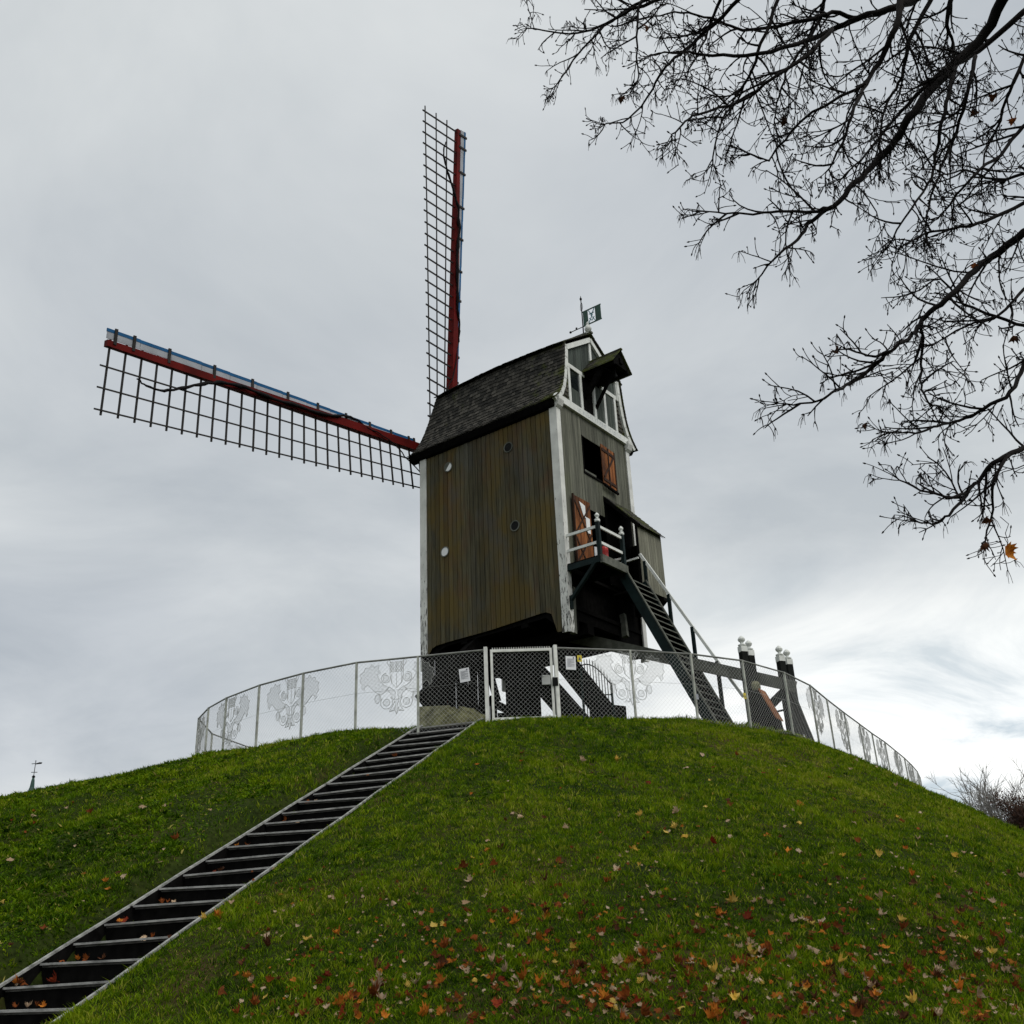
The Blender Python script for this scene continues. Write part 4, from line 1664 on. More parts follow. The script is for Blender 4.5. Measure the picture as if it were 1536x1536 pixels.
# arched dark-green railing panel behind the fence
ax_, ay_ = 1.92, 24.6
rail = empty("iron_railing", (ax_, ay_, hz(ax_, ay_)), math.radians(-8))
tag(rail, "small dark green iron railing panel with an arched top of spikes behind the fence", "railing")
mb = MB()
for i in range(11):
    x = -.34 + .68 * i / 10
    zt = 1.62 + .32 * math.cos((i - 3.2) / 10 * 2.3) - .028 * i
    mb.tube([(x, 0, -.2), (x, 0, zt), (x, 0, zt + .05)], [.011, .011, .003], 6)
mb.build("bar", M_BLACK, rail)
mb = MB()
mb.tube([(-.34 + .68 * i / 14, 0, 1.52 + .32 * math.cos((i / 1.4 - 3.2) / 10 * 2.3) - .028 * i / 1.4) for i in range(15)], .016, 6)
mb.build("arch_rail", M_BLACK, rail)
for z_ in (.45, 1.0):
    mb = MB()
    mb.tube([(-.36, 0, z_), (.36, 0, z_ - .04)], .015, 6)
    mb.build("cross_rail", M_BLACK, rail)
mb = MB()
mb.box(-.39, -.345, -.025, .025, -.3, 1.68)
mb.box(.345, .39, -.025, .025, -.3, 1.25)
mb.build("railing_post", M_GREEN, rail)

# anchor posts for the tail pole: white capped, in pairs
AF = [(.0, 0)]
for (x, y, zt, lab) in ((5.98, 26.0, 8.70, "tall dark anchor post with white turned cap, leftmost of the four by the ladder foot"),
                        (6.33, 26.75, 8.78, "dark anchor post with white turned cap, the farther one of the left pair"),
                        (7.10, 26.6, 8.55, "dark anchor post with white turned cap, the nearer one of the right pair"),
                        (7.50, 27.35, 8.64, "dark anchor post with white turned cap, rightmost of the four")):
    zb = hz(x, y)
    o = empty("anchor_post", (x, y, zb), math.radians(20))
    tag(o, lab, "post", "white capped anchor posts")
    mb = MB()
    hgt = zt - zb
    mb.box(-.088, .088, -.088, .088, -.4, hgt - .15)
    mb.build("shaft", M_GREEN if False else plain("anchor_post_%d" % int(x * 10), (.007, .009, .008), .7, .1, .4, 3), o)
    mb = MB()
    mb.box(-.094, .094, -.094, .094, hgt - .15, hgt)
    mb.lathe((0, 0, hgt), [(.09, 0), (.11, .025), (.11, .05), (.05, .075), (.042, .11), (.088, .155), (.10, .20), (.072, .25), (.025, .29), (.002, .305)], 12)
    mb.build("cap", M_TRIM, o)

# winch box by the anchor posts
wx, wy = 6.28, 25.95
wb = empty("winch", (wx, wy, hz(wx, wy)), math.radians(-32))
tag(wb, "rusty brown wooden winch box with a sloping side between the anchor posts", "winch")
mb = MB()
mb.add([(-.2, -.25, 0), (.42, -.25, .02), (.42, .25, .02), (-.2, .25, 0), (-.2, -.22, 1.22), (.02, -.22, 1.2), (.02, .22, 1.2), (-.2, .22, 1.22), (.36, -.25, .42), (.36, .25, .42)],
       [(3, 2, 1, 0), (4, 5, 6, 7), (0, 1, 8, 5, 4), (2, 3, 7, 6, 9), (0, 4, 7, 3), (1, 2, 9, 8), (8, 9, 6, 5)])
mb.build("winch_box", M_TAR_SHADE, wb)
mb = MB()
for i in range(5):
    y0 = -.27 + i * .108
    mb.add([(.05, y0, 1.24), (.42, y0, .40), (.42, y0 + .1, .40), (.05, y0 + .1, 1.24), (.03, y0, 1.21), (.39, y0, .40), (.39, y0 + .1, .40), (.03, y0 + .1, 1.21)],
           [(0, 1, 2, 3), (7, 6, 5, 4), (0, 4, 5, 1), (1, 5, 6, 2), (2, 6, 7, 3), (3, 7, 4, 0)])
mb.build("lid", M_RUST, wb)
mb = MB()
mb.lathe((-.12, 0, 1.2), [(.10, 0), (.14, .08), (.15, .2), (.09, .28), (.02, .3)], 10)
mb.build("capstan_head", M_BRICK, wb)
mb = MB()
mb.tube([(.36, 0, .62), (.85, .1, .68)], .025, 6)
mb.build("winch_handle", M_BLACK, wb)

# ------------------------------------------------------------------ church spire far to the left
sp_x, sp_y = -72.4, 150.0
tower = empty("church_tower", (sp_x, sp_y, 0.9))
tag(tower, "distant church tower whose slim green spire shows over the grass on the left", "church tower")
mb = MB()
mb.box(-3.4, 3.4, -3.4, 3.4, -1.2, 14.2)
for z in (5.2, 9.8, 13.9):
    mb.box(-3.55, 3.55, -3.55, 3.55, z, z + .35)
tb = mb.build("tower_wall", M_STONE, tower)
mb = MB()
for s in (-1, 1):
    for d in (-1.3, 1.3):
        mb.box(d - .5, d + .5, s * 3.41 - .06, s * 3.41 + .06, 10.4, 13.5)
mb.build("belfry_window", M_BLACK, tower)
mb = MB()
mb.lathe((0, 0, 14.2), [(3.4, 0), (2.4, 3.0), (1.5, 6.4), (.85, 9.4), (.34, 10.9), (.24, 11.9), (.12, 12.4)], 8)
mb.build("spire", M_COPPER, tower)
mb = MB()
mb.lathe((0, 0, 26.428), [(.08, 0), (.22, .1), (.24, .25), (.1, .4)], 10)
mb.tube([(0, 0, 26.4), (0, 0, 28.752)], .05, 5)
mb.tube([(-.45, 0, 27.296), (.45, 0, 27.268)], .05, 5)
mb.tube([(0, 0, 28.752), (0, 0, 29.032)], .06, 5)
mb.build("cross", M_BLACK, tower)
mb = MB()
mb.add([(.05, -.02, 28.416), (.9, -.02, 28.472), (1.0, -.02, 28.668), (.6, -.02, 28.724), (.1, -.02, 28.584), (.05, .02, 28.416), (.9, .02, 28.472), (1.0, .02, 28.668), (.6, .02, 28.724), (.1, .02, 28.584)],
       [(0, 1, 2, 3, 4), (9, 8, 7, 6, 5), (0, 5, 6, 1), (1, 6, 7, 2), (2, 7, 8, 3), (3, 8, 9, 4), (4, 9, 5, 0)])
mb.tube([(0, 0, 28.556), (-.55, 0, 28.528)], .05, 5)
mb.build("weathercock", M_BLACK, tower)


# ------------------------------------------------------------------ trees
def bark_mat(name, c):
    return plain(name, c, .9, .15, .4, 10)


M_BARK = bark_mat("dark_maple_bark", (.011, .009, .009))
M_TWIG = bark_mat("grey_twig_bark", (.21, .20, .185))
M_DARKTWIG = bark_mat("brown_twig_bark", (.060, .040, .034))


def smooth_path(P, sub=4):
    out = []
    n = len(P)
    for i in range(n - 1):
        p0, p1, p2, p3 = P[max(i - 1, 0)], P[i], P[i + 1], P[min(i + 2, n - 1)]
        for k in range(sub):
            t = k / sub
            out.append(.5 * ((2 * p1) + (p2 - p0) * t + (2 * p0 - 5 * p1 + 4 * p2 - p3) * t * t + (3 * p1 - p0 - 3 * p2 + p3) * t ** 3))
    out.append(P[-1].copy())
    return out


def rvec(r):
    while True:
        v = Vector((r.uniform(-1, 1), r.uniform(-1, 1), r.uniform(-1, 1)))
        if .1 < v.length < 1:
            return v.normalized()


def shoot(r, start, d, length, nseg, curl, sag):
    """a curved shoot: returns its points"""
    pts = [start.copy()]
    d = d.normalized()
    bend = rvec(r)
    bend = (bend - d * bend.dot(d))
    bend.normalize()
    for i in range(nseg):
        d = (d + bend * curl / nseg + Vector((0, 0, sag / nseg)) + rvec(r) * .13).normalized()
        pts.append(pts[-1] + d * (length / nseg))
    return pts


def side_dir(r, t, lo, hi):
    ax = t.orthogonal().normalized()
    ax.rotate(Matrix.Rotation(r.uniform(0, 2 * math.pi), 3, t))
    d = t.copy()
    d.rotate(Matrix.Rotation(math.radians(r.uniform(lo, hi)), 3, ax))
    return d


def px_at(x, y, depth):
    return Vector((0, 0, EYE)) + (_F + _R * ((x - 768) / FPX) - _U * ((y - 768) / FPX)) * depth


tr_rnd = random.Random(23)
trunk_xy = (9.4, 7.6)
maple = empty("bare_maple_tree", (trunk_xy[0], trunk_xy[1], hz(*trunk_xy)))
tag(maple, "big bare maple whose dark leafless boughs reach into the sky from the right", "tree")
MO = tuple(maple.location)
mb = MB(MO)
tk = [Vector((trunk_xy[0], trunk_xy[1], -.2)), Vector((9.45, 7.6, 1.0)), Vector((9.35, 7.65, 4)), Vector((9.4, 7.8, 8)), Vector((9.2, 8.0, 11.5)), Vector((9.3, 8.1, 15)), Vector((9.1, 8.2, 18))]
tks = smooth_path(tk, 4)
mb.tube(tks, [.48 - .40 * (i / (len(tks) - 1)) + (.2 if i == 0 else 0) for i in range(len(tks))], 12)
mb.build("trunk", M_BARK, maple, True)
# boughs, each one in its own distance: (depth near trunk side, depth at tip, radius px at root, points)
BO = [
    (10.4, 9.2, 11, [(1400, -22), (1373, 0), (1343, 10), (1288, 27), (1248, 43), (1208, 62), (1138, 80), (1068, 83), (1023, 78), (975, 82)]),
    (9.8, 10.4, 6, [(1288, 27), (1248, 20), (1208, 30), (1128, 45), (1088, 35), (1043, 22), (1003, 20), (960, 30)]),
    (9.6, 8.6, 5.5, [(1248, 43), (1208, 85), (1158, 120), (1113, 150), (1048, 170), (1023, 185), (1006, 207)]),
    (9.3, 8.2, 9, [(1352, -10), (1343, 40), (1318, 95), (1298, 125), (1283, 160), (1263, 215), (1240, 260)]),
    (8.9, 9.6, 4, [(1298, 125), (1218, 170), (1168, 220), (1153, 240), (1123, 232)]),
    (9.9, 8.8, 14, [(1510, -10), (1478, 50), (1433, 95), (1373, 165), (1343, 210), (1313, 245), (1283, 275), (1248, 310), (1218, 330), (1198, 360), (1168, 380), (1135, 418)]),
    (9.0, 8.6, 5, [(1248, 310), (1218, 317), (1168, 318), (1118, 321), (1066, 318)]),
    (10.8, 10.2, 8, [(1545, 10), (1468, 75), (1418, 105), (1373, 145), (1333, 190), (1290, 240), (1262, 268)]),
    (9.6, 8.4, 6, [(1433, 95), (1428, 125), (1413, 185), (1403, 235), (1393, 275), (1368, 312), (1330, 370)]),
    (10.1, 9.6, 5.5, [(1463, 85), (1453, 130), (1433, 200), (1413, 250), (1393, 310), (1388, 355)]),
    (9.2, 8.1, 11, [(1560, 335), (1536, 350), (1488, 385), (1463, 405), (1423, 447), (1389, 474), (1373, 497), (1349, 517), (1322, 531), (1299, 534), (1270, 522)]),
    (8.5, 7.8, 5.5, [(1330, 529), (1312, 548), (1275, 575), (1255, 587), (1228, 601), (1180, 608)]),
    (8.7, 8.4, 4, [(1383, 484), (1383, 534), (1381, 578), (1393, 603), (1412, 612)]),
    (9.0, 8.3, 6.5, [(1560, 500), (1536, 548), (1517, 588), (1477, 612), (1440, 632), (1406, 638), (1373, 648), (1336, 647)]),
    (8.8, 8.0, 8, [(1570, 655), (1536, 672), (1497, 689), (1473, 716), (1453, 736), (1430, 746), (1393, 739), (1352, 722)]),
    (8.4, 8.0, 4.5, [(1453, 736), (1430, 766), (1406, 783), (1378, 784)]),
    (8.5, 8.2, 4.5, [(1514, 683), (1490, 722), (1487, 776), (1477, 812)]),
    (10.2, 10.8, 5, [(1010, -10), (948, 15), (898, 40), (853, 52), (790, 42)]),
    (10.0, 10.3, 5.5, [(1125, -15), (1068, 40), (1028, 75), (998, 100), (978, 135), (943, 178), (905, 186)]),
    (10.6, 10.9, 4.5, [(985, -10), (918, 30), (873, 75), (833, 128)]),
    (10.3, 10.1, 4, [(968, -12), (957, 20), (955, 70), (958, 120)]),
    (9.7, 9.3, 5, [(1172, -12), (1148, 50), (1128, 105), (1108, 140), (1083, 185), (1068, 247)]),
    (10.4, 9.9, 6, [(1402, -12), (1363, 65), (1353, 115), (1333, 150), (1318, 205), (1322, 250)]),
    (10.0, 9.7, 7, [(1428, -12), (1420, 30), (1428, 65), (1433, 95)]),
    (9.4, 8.8, 6, [(1570, 170), (1536, 190), (1500, 232), (1460, 262), (1425, 305), (1405, 330)]),
    (9.0, 8.7, 6, [(1570, 285), (1536, 303), (1480, 332), (1430, 342), (1388, 350), (1350, 372)]),
    (8.8, 8.6, 5, [(1570, 420), (1536, 432), (1500, 472), (1450, 490), (1400, 517)]),
    (9.6, 9.1, 5, [(1570, 500), (1536, 490), (1480, 470), (1440, 452), (1410, 420), (1370, 440)]),
    (10.5, 10.0, 5, [(1550, 60), (1520, 120), (1500, 180), (1478, 230), (1470, 290)]),
    (9.2, 8.9, 5, [(1570, 240), (1530, 262), (1490, 270), (1450, 255), (1415, 262)]),
    (10.2, 9.9, 5, [(1090, -12), (1070, 20), (1058, 60), (1030, 110)]),
    (10.0, 9.6, 5, [(1240, -12), (1225, 40), (1190, 90), (1172, 130), (1160, 180)]),
]
crown = MB(MO)
tips = []


def twig_cluster(r, p, d, scale=1.0):
    """hanging dry seed stalks at a shoot tip"""
    for _ in range(r.randint(3, 6)):
        dd = (d * .4 + rvec(r) * .45 + Vector((0, 0, -.75))).normalized()
        L = r.uniform(.05, .13) * scale
        q = p + dd * L * .5 + rvec(r) * .012
        crown.tube([p, q, q + Vector((dd.x * .5, dd.y * .5, -.9)).normalized() * L * .5], [.003, .0025, .002], 3, False)


def grow_twig(r, p, d, L, rad, level):
    n = 5 if level < 3 else 3
    pts = shoot(r, p, d, L, n, r.uniform(-1.2, 1.2), r.uniform(-.6, .6) if level < 3 else r.uniform(-.2, .5))
    tip = max(.0028, rad * .45)
    crown.tube(pts, [1.16 * (rad + (tip - rad) * i / n) for i in range(n + 1)], 4 if level == 1 else 3, False)
    if level >= 3 or L < .16:
        # a swollen bud at the tip
        t = (pts[-1] - pts[-2]).normalized()
        crown.tube([pts[-1], pts[-1] + t * .012, pts[-1] + t * .028], [.004, .0078, .0025], 4, False)
        if r.random() < .20:
            twig_cluster(r, pts[-1], t)
        return
    cnt = int(L / (.10 if level == 1 else .082)) + 1
    for i in range(cnt):
        t = (i + r.random()) / cnt
        if t < .1:
            continue
        k = min(int(t * n), n - 1)
        q = pts[k].lerp(pts[k + 1], t * n - k)
        tan = (pts[k + 1] - pts[k]).normalized()
        dd = side_dir(r, tan, 28, 62)
        if level == 1:
            grow_twig(r, q, dd, L * r.uniform(.26, .55) * (1.1 - .5 * t), max(.0042, rad * .55), 2)
        else:
            grow_twig(r, q, dd, r.uniform(.05, .15), max(.003, rad * .7), 3)
    t = (pts[-1] - pts[-2]).normalized()
    if r.random() < .45:
        twig_cluster(r, pts[-1], t)
    tips.append((pts[-1], t))


for bi, (dn, df, rp, P) in enumerate(BO):
    m_ = len(P)
    W3 = []
    for i, (x, y) in enumerate(P):
        t = i / (m_ - 1)
        W3.append(px_at(x, y, dn + (df - dn) * t + .18 * math.sin(i * 1.9 + bi)))
    off_frame = P[0][0] > 1536 or P[0][1] < 0
    rad0 = rp * dn / FPX
    path = smooth_path(W3, 4)
    n = len(path)
    for i in range(1, n):
        path[i] += rvec(tr_rnd) * .012
    r_tip = .0065
    crown.tube(path, [rad0 * .62 + (r_tip - rad0 * .62) * (i / (n - 1)) ** .85 for i in range(n)], 7, True)
    if off_frame:                             # carry the bough back to the trunk
        a = path[0]
        back = (path[0] - path[2]).normalized()
        zt = min(max(a.z - .8, 4.0), 15.5)
        k = min(range(len(tks)), key=lambda q: abs(tks[q].z - zt))
        T = tks[k]
        mid = a + back * (T - a).length * .35
        mid2 = T.lerp(mid, .45) + Vector((0, 0, .35))
        pp = smooth_path([T, mid2, mid, a], 5)
        crown.tube(pp, [rad0 * 1.5 + (rad0 * .62 - rad0 * 1.5) * i / (len(pp) - 1) for i in range(len(pp))], 7, False)
        lim = sum((pp[i + 1] - pp[i]).length for i in range(len(pp) - 1))
        for c in range(int(lim / .24)):       # side shoots on the limb too
            t = .25 + .75 * (c + tr_rnd.random()) / int(lim / .24)
            k = min(int(t * (len(pp) - 1)), len(pp) - 2)
            q = pp[k].lerp(pp[k + 1], max(0, min(1, t * (len(pp) - 1) - k)))
            dd = side_dir(tr_rnd, (pp[k + 1] - pp[k]).normalized(), 30, 65)
            L = tr_rnd.uniform(.25, .7)
            e = q + dd * L - Vector((0, 0, EYE))
            dz = e.dot(_F)
            if abs(e.dot(_R) / dz * FPX) < 790 and abs(e.dot(_U) / dz * FPX) < 790:
                continue                       # the drawn boughs already fill this part of the crown
            grow_twig(tr_rnd, q, dd, L, tr_rnd.uniform(.006, .010), 1 if L > .3 else 2)
    total = sum((path[i + 1] - path[i]).length for i in range(n - 1))
    cnt = int(total / .142)
    for c in range(cnt):
        t = (c + tr_rnd.random()) / cnt
        if t < .06:
            continue
        k = min(int(t * (n - 1)), n - 2)
        q = path[k].lerp(path[k + 1], t * (n - 1) - k)
        tan = (path[k + 1] - path[k]).normalized()
        dd = side_dir(tr_rnd, tan, 30, 65)
        view = (q - Vector((0, 0, EYE))).normalized()
        dd = (dd - view * dd.dot(view) * .35).normalized()
        L = tr_rnd.uniform(.22, .75) * (1.08 - .62 * t) * (.68 if bi in (14, 15, 16) else 1)
        if tr_rnd.random() < .12:
            L *= 1.4
        grow_twig(tr_rnd, q, dd, L, tr_rnd.uniform(.006, .011) * (1.15 - .4 * t), 1 if L > .3 else 2)
    t = (path[-1] - path[-2]).normalized()
    for _ in range(4):
        grow_twig(tr_rnd, path[-1], (t + rvec(tr_rnd) * .5).normalized(), tr_rnd.uniform(.12, .3), .005, 2)
crown.build("crown", M_BARK, maple, True)

# maple leaf shape: five lobes, slightly cupped
LOBES = [(0, 0), (.10, .02), (.34, -.10), (.30, .06), (.50, .14), (.40, .22), (.52, .40), (.36, .38), (.30, .44), (.34, .66), (.22, .60), (.16, .66), (.0, .98)]
LEAF2D = LOBES + [(-x, y) for x, y in LOBES[1:-1][::-1]]


def leaf_mesh(name, curl, fold, seed, simple=False):
    r = random.Random(seed)
    pts = LEAF2D if not simple else [(0, 0), (.18, .1), (.3, .35), (.27, .62), (.12, .88), (0, 1), (-.12, .88), (-.27, .62), (-.3, .35), (-.18, .1)]
    c = Vector((0, .38))
    ring = [Vector(p) + Vector((r.uniform(-.03, .03), r.uniform(-.03, .03))) for p in pts]
    inner = [c + (p - c) * .5 for p in ring]

    def z(p):
        d = p - c
        return curl * d.length_squared * (1 + .5 * math.sin(3 * math.atan2(d.y, d.x) + seed)) + fold * abs(p.x)
    vs = [(0, 0, 0)]
    for p in inner + ring:
        vs.append((p.x, p.y - .38, z(p)))
    n = len(ring)
    fs = []
    for i in range(n):
        j = (i + 1) % n
        fs.append((0, 1 + i, 1 + j))
        fs.append((1 + i, 1 + n + i, 1 + n + j, 1 + j))
    b = len(vs)
    st = [(0, -.36, z(Vector((0, .02)))), (.012, -.36, z(Vector((0, .02)))), (.06 + .05 * curl, -.78, .1), (.045 + .05 * curl, -.78, .1)]
    vs += st
    fs.append((b, b + 1, b + 2, b + 3))
    me = bpy.data.meshes.new(name)
    me.from_pydata(vs, [], fs)
    me.polygons.foreach_set("use_smooth", [True] * len(me.polygons))
    return me


def leaf_mat(name, c, c2):
    m, nd, lk, b = new_mat(name, .75, .12)
    tc = N(nd, lk, "ShaderNodeTexCoord")
    oi = N(nd, lk, "ShaderNodeObjectInfo")
    nz = N(nd, lk, "ShaderNodeTexNoise", {'Vector': tc.outputs['Object'], 'Scale': 3.5, 'Detail': 5.0})
    col = ramp(nd, lk, nz.outputs[0], [(.35, c), (.65, c2)])
    br = N(nd, lk, "ShaderNodeMapRange", {0: oi.outputs['Random'], 3: .6, 4: 1.25})
    hs = N(nd, lk, "ShaderNodeHueSaturation", {'Value': br.outputs[0], 'Color': col})
    lk.new(hs.outputs[0], b.inputs['Base Color'])
    tr = N(nd, lk, "ShaderNodeBsdfTranslucent", {'Color': hs.outputs[0]})
    ms = N(nd, lk, "ShaderNodeMixShader", {0: .25, 1: b.outputs[0], 2: tr.outputs[0]})
    lk.new(ms.outputs[0], nd["Material Output"].inputs[0])
    return m


LEAFC = {
    'red': leaf_mat("red_leaf", (.13, .014, .006), (.22, .036, .010)),
    'rust': leaf_mat("rust_leaf", (.13, .034, .009), (.30, .082, .016)),
    'orange': leaf_mat("orange_leaf", (.38, .10, .012), (.52, .20, .025)),
    'yellow': leaf_mat("yellow_leaf", (.60, .36, .05), (.66, .48, .12)),
    'pale': leaf_mat("pale_leaf", (.40, .26, .15), (.62, .47, .33)),
    'brown': leaf_mat("brown_leaf", (.055, .020, .009), (.12, .046, .018)),
}
LEAF_SHAPES = {}
for ck in LEAFC:
    LEAF_SHAPES[ck] = []
    for q in range(5):
        me_ = leaf_mesh("leaf_%s_%d" % (ck, q), (.3, .7, 1.0, -.6, 1.4)[q], (.1, .3, .5, .2, .8)[q], q * 3 + 1)
        me_.materials.append(LEAFC[ck])
        LEAF_SHAPES[ck].append(me_)

# last leaves hanging on the maple (parts of the tree)
def tree_leaf(p, size, ck, rot, q=0, label=None):
    o = bpy.data.objects.new("leaf", LEAF_SHAPES[ck][q])
    COL.objects.link(o)
    o.parent = maple
    o.location = p - Vector(MO)
    o.rotation_euler = rot
    o.scale = (size,) * 3
    if label:
        o["label"] = label


lp = px_at(1512, 829, 8.2)
tree_leaf(lp, .145, 'orange', (math.radians(80), math.radians(150), math.radians(10)), 1, "single orange brown maple leaf dangling from the lowest twig")
mb = MB(MO)
mb.tube([lp + Vector((0, 0, .05)), px_at(1512, 812, 8.2), px_at(1508, 800, 8.2), px_at(1513, 786, 8.2), px_at(1500, 775, 8.2)], .003, 4)
mb.build("leaf_stalk", M_BARK, maple)
for x, y, dpt, ck in ((1488, 792, 8.3, 'brown'), (1462, 806, 8.3, 'brown'), (1483, 163, 9.6, 'brown'), (1520, 157, 9.6, 'rust'), (1507, 150, 9.6, 'brown'), (1519, 520, 9.2, 'brown'), (1267, 522, 8.1, 'brown'), (1276, 636, 8.1, 'brown'),
                      (1468, 400, 9.1, 'rust'), (1186, 186, 9.2, 'brown'), (985, 45, 9.6, 'brown'), (922, 155, 9.8, 'brown')):
    want = px_at(x, y, dpt)
    view = (want - Vector((0, 0, EYE))).normalized()
    tip_ = min(tips, key=lambda q: ((q[0] - want) - view * ((q[0] - want).dot(view)) * .85).length)[0]
    tree_leaf(tip_ + Vector((0, 0, -.025)), tr_rnd.uniform(.075, .11), ck, (tr_rnd.uniform(.5, 2.2), tr_rnd.uniform(2, 4), tr_rnd.uniform(0, 6)), tr_rnd.choice([2, 4]))


# background bare tree and brown shrub on the right
def far_tree(name, label, cat, loc, height_, spread, mat_b, n_main, seed, leaf=None):
    r = random.Random(seed)
    o = empty(name, (loc[0], loc[1], hz(loc[0], loc[1])))
    tag(o, label, cat)
    tkm, cr = MB(), MB()
    tkm.tube([(0, 0, -.2), (.05, 0, height_ * .22), (.0, .05, height_ * .42)], [height_ * .022, height_ * .017, height_ * .012], 8)
    tkm.build("trunk", mat_b, o)
    lv = []
    for i in range(n_main):
        a = 2 * math.pi * (i * .618)
        t = r.uniform(.0, 1)
        p = Vector((0, 0, height_ * (.12 + .3 * t)))
        d = Vector((math.cos(a), math.sin(a), r.uniform(.7, 2.2) * (.6 + t))).normalized()
        L = height_ * r.uniform(.42, .62) * spread
        pts = shoot(r, p, d, L, 6, r.uniform(-.5, .5), .4)
        cr.tube(pts, [height_ * .010 * (1 - .75 * k / 6) for k in range(7)], 4, False)
        for j in range(13):
            tt = .2 + .8 * (j + r.random()) / 13
            k = min(int(tt * 6), 5)
            q = pts[k].lerp(pts[k + 1], tt * 6 - k)
            tan = (pts[k + 1] - pts[k]).normalized()
            p2 = shoot(r, q, side_dir(r, tan, 25, 55), L * r.uniform(.2, .42), 4, r.uniform(-.6, .6), .35)
            cr.tube(p2, [.022, .018, .015, .012, .009], 3, False)
            for m in range(7):
                k2 = r.randint(0, 3)
                q2 = p2[k2].lerp(p2[k2 + 1], r.random())
                t2 = (p2[k2 + 1] - p2[k2]).normalized()
                p3 = shoot(r, q2, side_dir(r, t2, 20, 55), L * r.uniform(.07, .2), 3, r.uniform(-.5, .5), .3)
                cr.tube(p3, [.012, .011, .009, .006], 3, False)
                if leaf:
                    for _ in range(3):
                        c = p3[r.randint(1, 3)] + rvec(r) * .08
                        e, f = rvec(r) * .05, rvec(r) * .036
                        lv.append((c - e, c + f, c + e, c - f))
    cr.build("crown", mat_b, o)
    if leaf:
        lm = MB()
        for quad in lv:
            lm.add(quad, [(0, 1, 2, 3)])
        lm.build("foliage", leaf, o)
    return o


far_tree("bare_tree", "pale grey leafless tree rising behind the right flank of the mound", "tree", (26.5, 58.0), 10.4, .86, M_TWIG, 40, 4)
far_tree("brown_shrub", "dense shrub with dark reddish brown leaves at the right edge below the bare tree", "shrub", (22.1, 46.0), 3.5, 1.0, M_DARKTWIG, 22, 9, leaf_mat("shrub_leaf", (.085, .045, .032), (.16, .085, .06)))
far_tree("bare_tree", "greenish leafless tree at the far right edge, farthest behind the shrub", "tree", (31.2, 63.0), 9.3, 1.0, M_TWIG, 15, 14)

# ------------------------------------------------------------------ fallen leaves
lr = random.Random(5)
LAB = {
    'red': "dark red maple leaf fallen among the grass of the slope",
    'rust': "rust coloured maple leaf fallen among the grass of the slope",
    'orange': "bright orange maple leaf fallen among the grass of the slope",
    'yellow': "yellow maple leaf fallen among the grass of the slope",
    'pale': "pale curled maple leaf lying underside up on the grass slope",
    'brown': "dark brown shrivelled maple leaf lying on the grass slope",
}


def ground_ray(x, y):
    d = (_F + _R * ((x - 768) / FPX) - _U * ((y - 768) / FPX)).normalized()
    t = np.linspace(4, 40, 1200)
    X, Y, Zr = d.x * t, d.y * t, EYE + d.z * t
    H = height(X, Y, False)
    k = np.nonzero(Zr < H)[0]
    if not len(k):
        return None
    return float(X[k[0]]), float(Y[k[0]])


def slope_normal(x, y):
    e = .15
    hx = hz(x + e, y, False) - hz(x - e, y, False)
    hy = hz(x, y + e, False) - hz(x, y - e, False)
    return Vector((-hx / (2 * e), -hy / (2 * e), 1)).normalized()


def put_leaf(x, y, ck, size, lift=.035, label=None, group=True, q=None, z=None):
    o = bpy.data.objects.new("fallen_leaf", lr.choice(LEAF_SHAPES[ck]) if q is None else LEAF_SHAPES[ck][q])
    COL.objects.link(o)
    n = slope_normal(x, y)
    n = (n + rvec(lr) * (.35 if ck in ('red', 'orange', 'yellow') else .6) + Vector((0, -.25, 0))).normalized()
    rot = n.to_track_quat('Z', 'Y').to_matrix() @ Matrix.Rotation(lr.uniform(0, 2 * math.pi), 3, 'Z')
    if ck == 'pale' and lr.random() < .6:
        rot = rot @ Matrix.Rotation(math.pi, 3, 'X')
    o.rotation_euler = rot.to_euler()
    o.location = (x, y, (hz(x, y, False) if z is None else z) + lift)
    o.scale = (size * lr.uniform(.7, 1.05), size * lr.uniform(.7, 1.1), size * lr.uniform(.8, 1.6))
    tag(o, label or LAB[ck], "leaf", "fallen maple leaves on the grass slope" if group else None)
    return o


# distinct leaves one can pick out
for (px_, py_, ck, size, q, lab) in ((462, 1417, 'yellow', .12, 1, "lone bright yellow leaf on the grass right of the lower steps"),
                                     (1182, 1284, 'orange', .17, 1, "large glowing orange leaf standing out halfway up the right slope"),
                                     (1098, 1362, 'yellow', .14, 2, "flat golden yellow leaf in the open grass right of centre"),
                                     (1120, 1388, 'red', .14, 1, "bright crimson leaf just below and right of the golden yellow one"),
                                     (783, 1229, 'pale', .15, 2, "small pale leaf alone on the upper slope below the gate"),
                                     (588, 1359, 'pale', .13, 2, "pale folded leaf alone on the grass beside the middle steps")):
    g = ground_ray(px_, py_)
    put_leaf(g[0], g[1], ck, size, .05, lab, False, q)

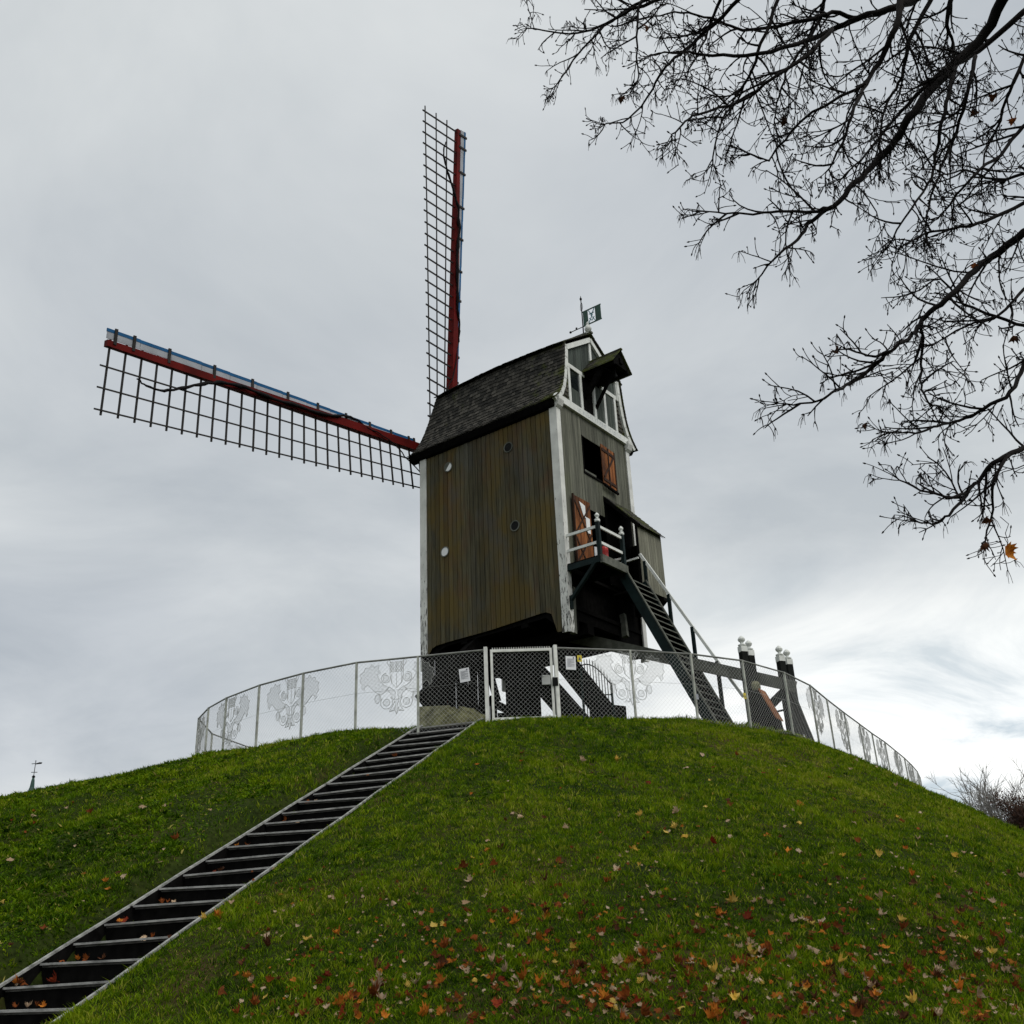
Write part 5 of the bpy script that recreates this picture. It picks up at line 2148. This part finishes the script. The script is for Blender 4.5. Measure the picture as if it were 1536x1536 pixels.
# scatter: the litter thickens towards the foot of the mound
spots = []
cl = [(1125, 1438, 26), (955, 1452, 20), (1040, 1460, 14), (575, 1490, 14), (860, 1465, 10), (1320, 1505, 18), (905, 1500, 14), (975, 1525, 10), (1400, 1478, 10), (840, 1385, 8), (1230, 1390, 9), (1330, 1335, 8), (1440, 1400, 9), (700, 1460, 9), (1280, 1445, 8), (520, 1525, 10), (1110, 1530, 12), (740, 1470, 7), (1470, 1350, 7), (1060, 1395, 8)]
for cx_, cy_, n in cl:
    for _ in range(int(n * .75)):
        spots.append((cx_ + lr.gauss(0, 26), cy_ + lr.gauss(0, 11)))
while len(spots) < 760:
    y = 1250 + 290 * (lr.random() ** .62)
    x = lr.uniform(330, 1536)
    dens = min(1, max(.0, (y - 1255) / 170)) * (1 if x > 620 else (.55 if y > 1440 else .12))
    if x + (y - 1250) * -.0 > 1000:
        dens *= 1.1
    if lr.random() < dens:
        spots.append((x, y))
for _ in range(120):
    spots.append((lr.uniform(700, 1480), lr.uniform(1130, 1290)))
for _ in range(55):
    spots.append((lr.uniform(0, 420), lr.uniform(1190, 1430)))
items = []
for x, y in spots:
    if y > 1560:
        continue
    g = ground_ray(x, y)
    if not g:
        continue
    s, c = stair_coords(np.array(g[0]), np.array(g[1]))
    if -.05 < c < ST_WID + .05:
        continue
    far = math.hypot(*g)
    ck = lr.choices(['red', 'rust', 'orange', 'yellow', 'pale', 'brown'], [5, 32, 17, 6, 22, 18] if y > 1300 else [6, 22, 16, 14, 32, 10])[0]
    size = (.05 + .09 * lr.random() ** 1.7) * (1 if y > 1300 else .95)
    items.append((size / far, g, ck, size))
items.sort(key=lambda t: -t[0])
for _, g, ck, size in items[:285]:
    put_leaf(g[0], g[1], ck, size, lr.uniform(-.002, .04))
# the rest of the litter: one object, colours as attribute-free per-material slots
rest = items[285:]
for _ in range(900):                          # crumbs and torn fragments
    g = ground_ray(lr.uniform(360, 1536), 1290 + 245 * lr.random() ** .7)
    if g:
        rest.append((0, g, lr.choice(['rust', 'brown', 'pale', 'pale', 'orange', 'rust']), lr.uniform(.022, .05)))
lv, lf_, lmi = [], [], []
keys = list(LEAFC)
for _, g, ck, size in rest:
    me_ = lr.choice(LEAF_SHAPES[ck])
    n = (slope_normal(*g) + rvec(lr) * .5 + Vector((0, -.25, 0))).normalized()
    rot = n.to_track_quat('Z', 'Y').to_matrix() @ Matrix.Rotation(lr.uniform(0, 6.28), 3, 'Z')
    b = len(lv)
    p0 = Vector((g[0], g[1], hz(g[0], g[1], False) + lr.uniform(.01, .045)))
    for v in me_.vertices:
        lv.append(tuple(rot @ (v.co * size) + p0))
    for p in me_.polygons:
        lf_.append(tuple(i + b for i in p.vertices))
        lmi.append(keys.index(ck))
me_ = bpy.data.meshes.new("leaf_litter")
me_.from_pydata(lv, [], lf_)
for k in keys:
    me_.materials.append(LEAFC[k])
me_.polygons.foreach_set("material_index", lmi)
lo_ = bpy.data.objects.new("leaf_litter", me_)
COL.objects.link(lo_)
tag(lo_, "scattered small autumn leaves and fragments all over the grass slope", "leaf litter", kind="stuff")

# leaves lying on the steps
for k, c, n in ((-1, .35, 3), (0, .12, 4), (0, .75, 1), (1, .42, 4), (4, .35, 4), (6, .45, 2), (8, .25, 2), (3, .2, 3), (10, .5, 2), (12, .3, 3), (15, .4, 1), (-1, .9, 3), (2, .9, 2), (17, .8, 1)):
    for _ in range(n):
        p = stp(k, min(1.3, max(.15, c + lr.gauss(0, .14)))) + aX * lr.uniform(.03, .25)
        ck = lr.choice(['rust', 'rust', 'brown', 'pale', 'orange', 'red'])
        o = put_leaf(p.x, p.y, ck, lr.uniform(.06, .115), .01, "%s maple leaf dropped on a tread of the dark staircase" % {'rust': 'rusty', 'brown': 'brown', 'pale': 'pale', 'orange': 'orange', 'red': 'red'}[ck], False, None, p.z)
        o["group"] = "fallen leaves on the steps"
